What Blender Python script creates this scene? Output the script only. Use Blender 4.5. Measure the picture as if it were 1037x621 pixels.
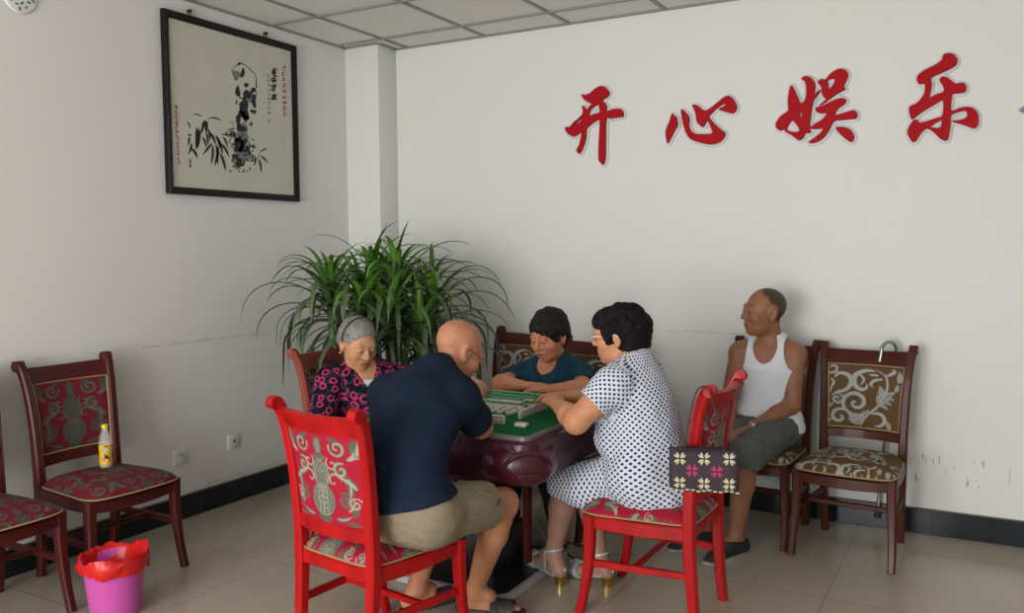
import bpy, bmesh, math, random
import numpy as np
from mathutils import Vector, Matrix

for o in list(bpy.data.objects): bpy.data.objects.remove(o)
SC = bpy.context.scene
COL = SC.collection
# ------------------------------------------------------------------ camera
CAMP = np.array([3.937, -4.903, 1.5])
RM = np.array([[0.87308343, 0.02666118, -0.48684136], [0.48752942, -0.06075289, 0.87099033], [-0.00635539, -0.99779671, -0.06604045]])
FPX = 867.36
cam = bpy.data.cameras.new('camera'); cam.sensor_width = 36; cam.lens = FPX / 1037 * 36
co = bpy.data.objects.new('camera', cam); COL.objects.link(co)
M = Matrix.Identity(4)
for i in range(3):
    M[i][0] = RM[i, 0]; M[i][1] = -RM[i, 1]; M[i][2] = -RM[i, 2]; M[i][3] = CAMP[i]
co.matrix_world = M; cam.clip_start = .05
SC.camera = co
# ------------------------------------------------------------------ light
SC.view_settings.view_transform = 'Standard'; SC.view_settings.look = 'None'
SC.view_settings.gamma = 1; SC.view_settings.use_curve_mapping = False
SC.view_settings.exposure = -0.07
W = bpy.data.worlds.new('daylight'); SC.world = W; W.use_nodes = True
bg = W.node_tree.nodes['Background']; bg.inputs[0].default_value = (.86, .93, 1, 1); bg.inputs[1].default_value = .9
def area(name, loc, target, sx, sy, power, col):
    l = bpy.data.lights.new(name, 'AREA'); l.shape = 'RECTANGLE'; l.size = sx; l.size_y = sy; l.energy = power; l.color = col
    o = bpy.data.objects.new(name, l); COL.objects.link(o); o.location = loc
    o.rotation_euler = (Vector(target) - Vector(loc)).to_track_quat('-Z', 'Y').to_euler()
    return o
area('window_daylight', (2.1, -8.05, 1.30), (2.1, 0, 1.1), 2.6, 2.45, 240, (.985, .99, .965))
area('window_daylight', (5.2, -8.05, 1.30), (5.2, 0, 1.1), 2.4, 2.45, 34, (.88, .94, 1))

# ------------------------------------------------------------------ helpers
def lin(r, g, b):
    return tuple(((c / 255) / 12.92 if c / 255 <= .04045 else ((c / 255 + .055) / 1.055) ** 2.4) for c in (r, g, b))
def ray(px, py): return RM @ np.array([px - 518.5, py - 310.5, FPX])
def on_wall_back(px, py, y=0.):
    d = ray(px, py); return CAMP + d * ((y - CAMP[1]) / d[1])
def on_wall_left(px, py, x=0.):
    d = ray(px, py); return CAMP + d * ((x - CAMP[0]) / d[0])
def tag(o, label, cat, group=None):
    o['label'] = label; o['category'] = cat
    if group: o['group'] = group
    return o
def empty(name, loc, label, cat, rz=0., group=None):
    o = bpy.data.objects.new(name, None); COL.objects.link(o); o.location = loc; o.rotation_euler = (0, 0, rz); o.empty_display_size = .05
    return tag(o, label, cat, group)
def link(name, me, mats, parent=None):
    if not isinstance(mats, (list, tuple)): mats = [mats]
    if len(me.materials) == 0:
        for m in mats: me.materials.append(m)
    o = bpy.data.objects.new(name, me); COL.objects.link(o)
    if parent: o.parent = parent
    return o
def copy_tree(o, parent=None):
    c = o.copy(); COL.objects.link(c); c.parent = parent
    for ch in list(o.children):
        copy_tree(ch, c)
    return c
def N(v):
    v = np.asarray(v, float); return v / np.linalg.norm(v)

class MB:
    """collects shapes, builds ONE mesh object"""
    def __init__(s): s.v = []; s.f = []; s.m = []; s.c = []
    def add(s, v, f, m=0, c=None):
        b = len(s.v); s.v += [tuple(map(float, p)) for p in v]; s.f += [tuple(i + b for i in q) for q in f]; s.m += [m] * len(f)
        s.c += [tuple(c)] * len(v) if c is not None and not hasattr(c[0], '__len__') else (list(c) if c is not None else [(1, 1, 1)] * len(v))
    def box(s, c, d, R=None, m=0, bev=0., seg=2):
        bm = bmesh.new(); bmesh.ops.create_cube(bm, size=1)
        bmesh.ops.scale(bm, vec=d, verts=bm.verts)
        if bev > 0: bmesh.ops.bevel(bm, geom=bm.edges[:], offset=bev, segments=seg, profile=.5, affect='EDGES')
        R = Matrix.Identity(3) if R is None else R
        bm.verts.index_update()
        s.add([R @ v.co + Vector(c) for v in bm.verts], [[v.index for v in f.verts] for f in bm.faces], m); bm.free()
    def loft(s, rings, m=0, cap=True, closed=True):
        n = len(rings[0]); v = [p for r in rings for p in r]; f = []
        for i in range(len(rings) - 1):
            for j in range(n if closed else n - 1):
                k = (j + 1) % n; f.append((i * n + j, i * n + k, (i + 1) * n + k, (i + 1) * n + j))
        if cap: f += [tuple(range(n))[::-1], tuple(range((len(rings) - 1) * n, len(rings) * n))]
        s.add(v, f, m)
    def tube(s, pts, r, n=8, m=0, cap=True):
        pts = np.array(pts, float); K = len(pts); r = np.broadcast_to(np.array(r, float), (K,))
        t = np.gradient(pts, axis=0); t /= np.linalg.norm(t, axis=1)[:, None] + 1e-12
        u = np.cross(t[0], [0, 0, 1.]);
        if np.linalg.norm(u) < .1: u = np.cross(t[0], [1., 0, 0])
        rings = []
        for i in range(K):
            u = u - t[i] * (u @ t[i]); u /= np.linalg.norm(u); w = np.cross(t[i], u)
            rings.append([pts[i] + r[i] * (math.cos(a) * u + math.sin(a) * w) for a in np.linspace(0, 2 * math.pi, n, endpoint=False)])
        s.loft(rings, m, cap)
    def bar(s, pts, w, d, xa=(1, 0, 0), m=0, ch=.18):
        """swept chamfered rectangle; w along xa, d across"""
        pts = np.array(pts, float); K = len(pts); w = np.broadcast_to(np.array(w, float), (K,)); d = np.broadcast_to(np.array(d, float), (K,))
        t = np.gradient(pts, axis=0); rings = []
        for i in range(K):
            T = N(t[i]); X = np.array(xa, float); X = N(X - T * (X @ T)); Y = np.cross(T, X)
            a, b, c = w[i] / 2, d[i] / 2, ch * min(w[i], d[i])
            prof = [(a - c, -b), (a, -b + c), (a, b - c), (a - c, b), (-a + c, b), (-a, b - c), (-a, -b + c), (-a + c, -b)]
            rings.append([pts[i] + X * p + Y * q for p, q in prof])
        s.loft(rings, m)
    def lathe(s, prof, n=32, m=0, cap=True, c=(0, 0, 0), fn=None):
        rings = []
        for r, z in prof:
            rings.append([(c[0] + (r if fn is None else fn(r, z, a)) * math.cos(a), c[1] + (r if fn is None else fn(r, z, a)) * math.sin(a), c[2] + z) for a in np.linspace(0, 2 * math.pi, n, endpoint=False)])
        s.loft(rings, m, cap)
    def build(s, name, mats, parent=None, smooth=None, color=False):
        me = bpy.data.meshes.new(name); me.from_pydata(s.v, [], s.f)
        mats = mats if isinstance(mats, (list, tuple)) else [mats]
        for mm in mats: me.materials.append(mm)
        me.polygons.foreach_set('material_index', s.m)
        if color:
            a = me.color_attributes.new('Col', 'FLOAT_COLOR', 'POINT')
            a.data.foreach_set('color', np.c_[np.array(s.c, float), np.ones(len(s.c))].astype(np.float32).ravel())
        bm = bmesh.new(); bm.from_mesh(me); bmesh.ops.recalc_face_normals(bm, faces=bm.faces); bm.to_mesh(me); bm.free()
        if smooth is None: smooth = 35
        if smooth:
            me.polygons.foreach_set('use_smooth', [True] * len(me.polygons))
            me.set_sharp_from_angle(angle=math.radians(smooth))
        me.update()
        return link(name, me, mats, parent)

def catmull(P, n=8, closed=False):
    P = np.array(P, float); out = []
    K = len(P)
    for i in range(K if closed else K - 1):
        p0, p1, p2, p3 = (P[(i - 1) % K], P[i], P[(i + 1) % K], P[(i + 2) % K]) if closed else (P[max(i - 1, 0)], P[i], P[i + 1], P[min(i + 2, K - 1)])
        for t in np.linspace(0, 1, n, endpoint=False):
            out.append(.5 * ((2 * p1) + (-p0 + p2) * t + (2 * p0 - 5 * p1 + 4 * p2 - p3) * t * t + (-p0 + 3 * p1 - 3 * p2 + p3) * t ** 3))
    if not closed: out.append(P[-1])
    return np.array(out)

# ------------------------------------------------------------------ materials
def mat(name, col, rough=.5, spec=.5, metal=0., bump=0., bscale=200., vary=0., vscale=8., attr=None, coat=0., sss=0., trans=0., sheen=0., alpha=1.):
    m = bpy.data.materials.new(name); m.use_nodes = True; nt = m.node_tree; p = nt.nodes['Principled BSDF']
    p.inputs['Roughness'].default_value = rough; p.inputs['Specular IOR Level'].default_value = spec; p.inputs['Metallic'].default_value = metal
    p.inputs['Coat Weight'].default_value = coat; p.inputs['Coat Roughness'].default_value = .08
    p.inputs['Base Color'].default_value = (*col, 1)
    if sss: p.inputs['Subsurface Weight'].default_value = sss; p.inputs['Subsurface Radius'].default_value = (.012, .005, .003)
    if trans: p.inputs['Transmission Weight'].default_value = trans
    if sheen: p.inputs['Sheen Weight'].default_value = sheen
    if alpha < 1: p.inputs['Alpha'].default_value = alpha
    tc = nt.nodes.new('ShaderNodeTexCoord')
    src = None
    if attr:
        a = nt.nodes.new('ShaderNodeAttribute'); a.attribute_name = attr; src = a.outputs['Color']
    if vary:
        nz = nt.nodes.new('ShaderNodeTexNoise'); nz.inputs['Scale'].default_value = vscale; nz.inputs['Detail'].default_value = 5
        nt.links.new(tc.outputs['Object'], nz.inputs['Vector'])
        mr = nt.nodes.new('ShaderNodeMapRange'); mr.inputs[1].default_value = .3; mr.inputs[2].default_value = .7; mr.inputs[3].default_value = 1 - vary; mr.inputs[4].default_value = 1 + vary
        nt.links.new(nz.outputs['Fac'], mr.inputs[0])
        mx = nt.nodes.new('ShaderNodeVectorMath'); mx.operation = 'SCALE'
        if src: nt.links.new(src, mx.inputs[0])
        else: mx.inputs[0].default_value = col
        nt.links.new(mr.outputs[0], mx.inputs['Scale']); src = mx.outputs[0]
    if src: nt.links.new(src, p.inputs['Base Color'])
    if bump:
        nb = nt.nodes.new('ShaderNodeTexNoise'); nb.inputs['Scale'].default_value = bscale; nb.inputs['Detail'].default_value = 4
        nt.links.new(tc.outputs['Object'], nb.inputs['Vector'])
        bp = nt.nodes.new('ShaderNodeBump'); bp.inputs['Strength'].default_value = bump; bp.inputs['Distance'].default_value = .002
        nt.links.new(nb.outputs['Fac'], bp.inputs['Height']); nt.links.new(bp.outputs[0], p.inputs['Normal'])
    return m
def node(nt, t, **k):
    n = nt.nodes.new(t)
    for a, b in k.items(): setattr(n, a, b)
    return n
def math_n(nt, op, a, b=None, c=None):
    n = nt.nodes.new('ShaderNodeMath'); n.operation = op
    for i, v in enumerate((a, b, c)):
        if v is None: continue
        if isinstance(v, (int, float)): n.inputs[i].default_value = v
        else: nt.links.new(v, n.inputs[i])
    return n.outputs[0]
def mix_c(nt, fac, a, b):
    n = nt.nodes.new('ShaderNodeMix'); n.data_type = 'RGBA'
    nt.links.new(fac, n.inputs[0])
    for i, v in ((6, a), (7, b)):
        if isinstance(v, tuple): n.inputs[i].default_value = (*v, 1)
        else: nt.links.new(v, n.inputs[i])
    return n.outputs[2]

# ------------------------------------------------------------------ the room
RW, RD, CH = 6.6, -8.0, 2.893
def wall_mat(name, col, scuffs):
    m = mat(name, col, rough=.55, spec=.35, bump=.12, bscale=90)
    nt = m.node_tree; p = nt.nodes['Principled BSDF']; tc = [n for n in nt.nodes if n.type == 'TEX_COORD'][0]
    sp = node(nt, 'ShaderNodeSeparateXYZ'); nt.links.new(tc.outputs['Object'], sp.inputs[0])
    cur = tuple(col)
    # big soft unevenness of the old paint
    nz = node(nt, 'ShaderNodeTexNoise'); nz.inputs['Scale'].default_value = 1.7; nz.inputs['Detail'].default_value = 6
    nt.links.new(tc.outputs['Object'], nz.inputs['Vector'])
    f = math_n(nt, 'MULTIPLY', math_n(nt, 'SUBTRACT', nz.outputs['Fac'], .4), .35)
    cur = mix_c(nt, f, cur, tuple(c * .9 for c in col))
    for (ax, a0, a1, z0, z1, sx, sz, thr, colr, amt) in scuffs:
        q = sp.outputs[ax]; z = sp.outputs[2]
        inside = math_n(nt, 'MULTIPLY', math_n(nt, 'MULTIPLY', math_n(nt, 'GREATER_THAN', q, a0), math_n(nt, 'LESS_THAN', q, a1)), math_n(nt, 'MULTIPLY', math_n(nt, 'GREATER_THAN', z, z0), math_n(nt, 'LESS_THAN', z, z1)))
        mp = node(nt, 'ShaderNodeMapping'); mp.inputs['Scale'].default_value = (sx, sx, sz); nt.links.new(tc.outputs['Object'], mp.inputs[0])
        n2 = node(nt, 'ShaderNodeTexNoise'); n2.inputs['Scale'].default_value = 1; n2.inputs['Detail'].default_value = 3; nt.links.new(mp.outputs[0], n2.inputs['Vector'])
        f = math_n(nt, 'MULTIPLY', math_n(nt, 'MULTIPLY', inside, math_n(nt, 'GREATER_THAN', n2.outputs['Fac'], thr)), amt)
        cur = mix_c(nt, f, cur, colr)
    nt.links.new(cur, p.inputs['Base Color'])
    return m
WHITE = (.80, .80, .765)
wall_back_m = wall_mat('wall_back_paint', WHITE, [
    (0, 2.25, 2.85, 1.005, 1.02, 14, 200, .52, (.52, .45, .36), .6),
    (0, .3, 1.3, 1.0, 1.012, 14, 200, .55, (.52, .45, .36), .4),
    (0, 3.55, 4.05, .27, .42, 70, 9, .63, (.25, .26, .27), .7),
    (0, 3.5, 4.3, .9, 1.2, 60, 25, .72, (.45, .42, .4), .5)])
wall_left_m = wall_mat('wall_left_paint', (.82, .80, .785), [
    (1, -1.9, -1.0, .985, 1.0, 14, 220, .5, (.50, .42, .38), .55),
    (1, -2.9, -1.9, .99, 1.0, 14, 220, .56, (.5, .44, .4), .45),
    (1, -1.5, -.2, .135, .165, 10, 120, .5, (.5, .45, .36), .4)])
plain_wall = mat('plain_wall_paint', (.42, .42, .40), rough=.7)  # unseen right and front walls, toned dark to cut bounce light

def struct(o): o['kind'] = 'structure'; return o
def slab(name, lo, hi, m, bev=0.):
    b = MB(); b.box([(a + c) / 2 for a, c in zip(lo, hi)], [c - a for a, c in zip(lo, hi)], bev=bev); return struct(b.build(name, m, smooth=False if not bev else 35))
slab('wall_back', (-.2, 0, 0), (RW + .2, .2, CH + .3), wall_back_m)
slab('wall_left', (-.2, RD, 0), (0, 0, CH + .3), wall_left_m)
slab('wall_right', (RW, RD, 0), (RW + .2, 0, CH + .3), plain_wall)
b = MB()   # shop-front wall behind the camera: piers, sill and lintel round two wide windows
for lo, hi in (((-.2, 0), (.8, CH)), ((3.4, 0), (4.0, CH)), ((6.4, 0), (6.8, CH)), ((.8, 2.55), (3.4, CH)), ((4.0, 2.55), (6.4, CH)), ((.8, 0), (3.4, .06)), ((4.0, 0), (6.4, .06))):
    b.box(((lo[0] + hi[0]) / 2, RD - .1, (lo[1] + hi[1]) / 2), (hi[0] - lo[0], .2, hi[1] - lo[1]))
struct(b.build('wall_front', plain_wall, smooth=False))
slab('trim_1', (0, -.205, 0), (.285, 0, CH), wall_back_m, bev=.004)       # boxed-in column in the corner

# floor: pale polished tiles, 0.8 m, thin joints
fm = mat('floor_tile', (.40, .36, .30), rough=.16, spec=.5)
nt = fm.node_tree; p = nt.nodes['Principled BSDF']; tc = [n for n in nt.nodes if n.type == 'TEX_COORD'][0]
sp = node(nt, 'ShaderNodeSeparateXYZ'); nt.links.new(tc.outputs['Object'], sp.inputs[0])
def joint(o, off):
    fr = math_n(nt, 'FRACT', math_n(nt, 'DIVIDE', math_n(nt, 'SUBTRACT', o, off - 8), .8))
    return math_n(nt, 'LESS_THAN', math_n(nt, 'ABSOLUTE', math_n(nt, 'SUBTRACT', fr, .5)), .0022)
j = math_n(nt, 'MAXIMUM', joint(sp.outputs[0], 3.353 - .4), joint(sp.outputs[1], -.33 - .4))
nz = node(nt, 'ShaderNodeTexNoise'); nz.inputs['Scale'].default_value = 2.2; nz.inputs['Detail'].default_value = 8; nt.links.new(tc.outputs['Object'], nz.inputs['Vector'])
c0 = mix_c(nt, nz.outputs['Fac'], (.40, .345, .27), (.51, .45, .37))
nt.links.new(mix_c(nt, math_n(nt, 'MULTIPLY', j, .75), c0, (.16, .14, .115)), p.inputs['Base Color'])
nr = node(nt, 'ShaderNodeMapRange'); nr.inputs[3].default_value = .10; nr.inputs[4].default_value = .30; nt.links.new(nz.outputs['Fac'], nr.inputs[0]); nt.links.new(nr.outputs[0], p.inputs['Roughness'])
slab('floor', (-.2, RD - .2, -.1), (RW + .2, .2, 0), fm)
# ceiling: grey mineral panels in a visible T-bar grid
cm = mat('ceiling_panel', (.80, .775, .75), rough=.9, bump=.5, bscale=160, vary=.05, vscale=60)
slab('ceiling', (-.2, RD - .2, CH + .006), (RW + .2, .2, CH + .1), cm)
b = MB()
for k in range(12):
    x = .392 + .615 * k
    if x < RW: b.box((x, RD / 2, CH + .002), (.022, -RD, .012))
for k in range(14):
    y = -.30 - .62 * k
    if y > RD: b.box((RW / 2, y, CH + .0015), (RW, .022, .012))
for (x, y, dx, dy) in ((RW / 2, -.011, RW, .022), (.011, RD / 2, .022, -RD), (.142, -.216, .285, .022), (.296, -.1, .022, .2)): b.box((x, y, CH + .001), (dx, dy, .012))
struct(b.build('trim_2', mat('ceiling_grid', (.27, .275, .26), rough=.5), smooth=False))

# skirting: polished black tiles with pale joints
bm_ = mat('skirting_tile', (.012, .016, .02), rough=.14, spec=.4, vary=.25, vscale=5)
gm = mat('skirting_joint', (.16, .15, .12), rough=.8)
def skirting(name, along_x, a0, a1, joints):
    b = MB(); h = .13
    cuts = sorted([a0] + [j for j in joints if a0 < j < a1] + [a1])
    for u, v in zip(cuts[:-1], cuts[1:]):
        c, d = (u + v) / 2, v - u - .003
        if along_x: b.box((c, -.007, h / 2), (d, .014, h), bev=.0015, seg=1)
        else: b.box((.007, c, h / 2), (.014, d, h), bev=.0015, seg=1)
    c, d = (a0 + a1) / 2, a1 - a0
    if along_x: b.box((c, -.005, h / 2 - .001), (d, .01, h - .001), m=1); b.box((c, -.006, h + .002), (d, .012, .005), m=1)
    else: b.box((.005, c, h / 2 - .001), (.01, d, h - .001), m=1); b.box((.006, c, h + .002), (.012, d, .005), m=1)
    return struct(b.build(name, [bm_, gm], smooth=False))
skirting('baseboard_back', True, .285, RW, [.152 + .8 * k + .35 for k in range(9)])
skirting('baseboard_left', False, RD, -.205, [-1.55 - .8 * k for k in range(-2, 9)])
# ------------------------------------------------------------------ chairs
def raster(nx, ny, strokes, x0, x1, y0, y1):
    """mask of ink (0..1) on an nx*ny lattice from variable-width strokes"""
    X = np.linspace(x0, x1, nx)[:, None]; Y = np.linspace(y0, y1, ny)[None, :]
    Mk = np.zeros((nx, ny))
    for P, r in strokes:
        P = np.array(P); r = np.broadcast_to(r, (len(P),))
        for (px, py), rr in zip(P, r):
            i0, i1 = np.searchsorted(X[:, 0], [px - rr - .004, px + rr + .004]); j0, j1 = np.searchsorted(Y[0], [py - rr - .004, py + rr + .004])
            if i0 >= i1 or j0 >= j1: continue
            d = np.hypot(X[i0:i1] - px, Y[:, j0:j1] - py)
            Mk[i0:i1, j0:j1] = np.maximum(Mk[i0:i1, j0:j1], np.clip((rr - d) / .0025 + .5, 0, 1))
    return Mk
def spiral(cx, cy, r, turns, ph, th, sgn=1):
    t = np.linspace(0, 1, 90); a = ph + sgn * t * turns * 2 * math.pi; rr = r * (1 - t) ** .8 + .004
    return (np.c_[cx + rr * np.cos(a), cy + rr * np.sin(a)], th * (.45 + .55 * np.sin(math.pi * np.clip(t * 1.1, 0, 1))) + .0012)
def leafs(cx, cy, ang, L, w, bend=0.):
    t = np.linspace(0, 1, 36); a = ang + bend * t
    x = cx + np.cumsum(np.cos(a)) * L / 36; y = cy + np.cumsum(np.sin(a)) * L / 36
    return (np.c_[x, y], w * np.sin(math.pi * t ** .7) + .0008)
def mirror(S): return S + [(np.c_[-P[:, 0], P[:, 1]], r) for P, r in S]
def loop(cx, cy, rx, ry, th, a0=0., a1=6.29):
    t = np.linspace(a0, a1, 70); return (np.c_[cx + rx * np.cos(t), cy + ry * np.sin(t)], np.full(70, th))
def disc(cx, cy, rx, ry):
    out = []
    for k in np.linspace(.05, 1, 14): out.append(loop(cx, cy, rx * k, ry * k, .0042))
    return out
def motif_red():
    A, B_ = [], []
    A += disc(0, -.085, .052, .062); A += disc(0, -.005, .020, .055); A += disc(0, .125, .015, .030); A += disc(0, .082, .022, .010); A += disc(0, -.155, .028, .016)
    for a, L, w in ((2.2, .12, .011), (1.95, .14, .010)): A.append(leafs(-.02, -.03, a, L, w, -1.6)); B_.append(leafs(-.02, -.03, a, L, .0014, -1.6))
    A += [spiral(.092, .040, .026, 1.2, 1.2, .010), leafs(.118, .02, -1.2, .11, .012, -.9), spiral(.10, -.075, .026, 1.4, 2.2, .006, -1), leafs(.150, -.03, 2.2, .09, .014, .8), leafs(.155, .10, 1.2, .07, .016, .4), leafs(.155, .16, -1.9, .07, .016, .5)]
    A += [spiral(.085, .125, .030, 1.3, 2.9, .007), leafs(.05, .165, -.7, .075, .009, .7), leafs(.055, -.15, -.2, .07, .009, .9), leafs(.13, -.135, 1.0, .055, .010, 1.0), leafs(.10, -.165, .2, .06, .008, -.6)]
    for q in range(4): B_.append(loop(0, -.085, .050 - .012 * q, .060 - .013 * q, .0015))
    for q in range(5): B_.append(loop(.010, -.13 + .022 * q, .012, .011, .0013)); 
    B_ += [loop(0, -.005, .015, .05, .0013), loop(0, -.005, .006, .04, .0012), loop(0, .125, .010, .024, .0014), loop(0, .125, .004, .015, .0013)]
    B_ += [leafs(.150, -.03, 2.2, .09, .006, .8), leafs(.155, .10, 1.2, .07, .007, .4), spiral(.092, .040, .026, 1.2, 1.2, .0035), leafs(.118, .02, -1.2, .11, .003, -.9), leafs(.055, -.15, -.2, .07, .003, .9), spiral(.085, .125, .030, 1.3, 2.9, .0022), leafs(.12, .085, .3, .05, .005, 1.2), leafs(.125, .08, .9, .05, .005, -1.2), leafs(.11, -.115, .5, .055, .004, 1.1)]
    B_ += [spiral(.14, -.085, .022, 1.3, .4, .0025), spiral(.06, -.005, .030, .8, .2, .0018), spiral(.055, .06, .022, 1., 2.2, .0018)]
    return mirror(A), mirror(B_)
def motif_gold():
    A, B_ = [], []
    def X(px, py): return -(px - 195) / 254 * .35, (247 - py) / 295 * .36
    def sp(px, py, r, tn, ph, th, sg=1): c = X(px, py); A.append(spiral(*c, r * .00137, tn, math.pi - ph, th, -sg)); B_.append(spiral(*c, r * .00137 * .86, tn * .8, math.pi - ph, .0012, -sg))
    def st(P, w0, w1=.0015):
        Q = catmull([(*X(*p), 0) for p in P], 9)[:, :2]; t = np.linspace(0, 1, len(Q)); A.append((Q, w1 + (w0 - w1) * np.sin(math.pi * t ** .8) ** .8))
    def lf_(px, py, a, L, w, bend): c = X(px, py); A.append(leafs(*c, math.pi - a, L, w, -bend)); B_.append(leafs(*c, math.pi - a, L, .0012, -bend))
    sp(86, 126, 22, 1.0, 2.6, .006); sp(165, 275, 50, 1.55, -.6, .0085, -1); sp(114, 342, 34, 1.15, -.3, .0085); sp(104, 262, 18, 1.2, 1.8, .007, -1)
    st([(95, 168), (110, 148), (140, 158), (148, 190), (130, 222), (105, 232), (85, 250)], .011); st([(82, 172), (92, 190), (84, 210), (80, 232)], .006)
    st([(225, 132), (195, 132), (165, 150), (157, 180), (165, 205), (185, 216), (200, 205), (197, 190)], .012); st([(175, 150), (190, 172), (180, 195)], .006)
    st([(180, 385), (205, 330), (240, 285), (262, 235), (268, 190), (258, 150), (230, 128)], .0065); st([(250, 165), (225, 172), (212, 190), (220, 200)], .008); st([(235, 150), (205, 150)], .006); st([(262, 150), (285, 132), (280, 120)], .008)
    for q, (px, py) in enumerate(((262, 235), (255, 255), (245, 275))):
        lf_(px, py, .25 + .25 * q, .055, .009, .6); lf_(px, py, 2.3 - .2 * q, .06, .010, -.5); lf_(px, py, -.25, .05, .008, -.6)
    st([(215, 318), (250, 318), (266, 345), (250, 370), (232, 372)], .009)
    for a, L in ((2.5, .06), (2.0, .075), (1.5, .06), (1.15, .085)): lf_(178, 372, a, L, .010, .35)
    lf_(282, 385, 1.6, .055, .009, .5); lf_(305, 175, 1.5, .06, .011, .3); lf_(296, 215, 1.2, .045, .008, .6); lf_(75, 300, .8, .03, .006, 0); lf_(72, 365, .6, .03, .006, 0)
    for q in range(9): B_.append(loop(*X(105 + (q % 3) * 14, 178 + (q // 3) * 15), .0012, .0012, .0016))
    return A, B_
MOT = {'red': motif_red(), 'gold': motif_gold()}; MOT['shaded_red'] = MOT['red']
FAB = {'red': (np.array([.38, .008, .030]), np.array([.105, .110, .085]), np.array([.36, .34, .27])), 'shaded_red': (np.array([.150, .010, .020]), np.array([.060, .062, .052]), np.array([.115, .11, .095])), 'gold': (np.array([.125, .068, .026]), np.array([.42, .43, .41]), np.array([.13, .12, .10]))}  # middle entry is the red damask with dim light painted into it
GRID = {}
def fabric_cols(kind, U, V, scale=1.):
    if kind not in GRID: GRID[kind] = [raster(210, 210, m, -.175, .175, -.18, .18)[..., None] for m in MOT[kind]]
    tri = lambda a, h: np.abs(((a + h) % (4 * h)) - 2 * h) - h
    if scale != 1: U = -tri(U, .175); V = -tri(V, .18)
    i = np.clip(((U / scale + .175) / .35 * 209), 0, 209).round().astype(int); j = np.clip(((V / scale + .18) / .36 * 209), 0, 209).round().astype(int)
    k, k2 = GRID[kind][0][i, j], GRID[kind][1][i, j]
    base, mo, m2 = FAB[kind]
    c = base * (1 - k) + k * mo
    return c * (1 - k2) + k2 * m2
fabm = mat('damask_fabric', (.5, .1, .1), rough=.75, spec=.25, bump=.35, bscale=700, attr='Col')
braid = mat('gold_braid', (.42, .31, .14), rough=.5, bump=.8, bscale=400)
def wood(name, c):
    m = mat(name, c, rough=.40, spec=.22, coat=.10, vary=.22, vscale=14)
    nz = [n for n in m.node_tree.nodes if n.type == 'TEX_NOISE'][0]
    mp = m.node_tree.nodes.new('ShaderNodeMapping'); mp.inputs['Scale'].default_value = (1, 1, .12)
    m.node_tree.links.new([n for n in m.node_tree.nodes if n.type == 'TEX_COORD'][0].outputs['Object'], mp.inputs[0]); m.node_tree.links.new(mp.outputs[0], nz.inputs['Vector'])
    return m
mahog = {'bright': wood('bright_mahogany', (.42, .005, .006)), 'dark': wood('dark_mahogany', (.072, .011, .010)), 'brown': wood('brown_mahogany', (.075, .016, .010)), 'pink': wood('faded_mahogany', (.30, .075, .055))}
POST = [(.185, -.232, 0), (.187, -.218, .12), (.190, -.205, .30), (.192, -.200, .44), (.194, -.207, .58), (.198, -.221, .74), (.206, -.243, .88), (.213, -.264, .955), (.218, -.284, .985)]
POSTC = catmull(POST, 4)
def post_at(z):
    return np.array([np.interp(z, POSTC[:, 2], POSTC[:, 0]), np.interp(z, POSTC[:, 2], POSTC[:, 1]), z])
def backcurve(x, hw): return -.028 * (1 - (x / hw) ** 2)
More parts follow.
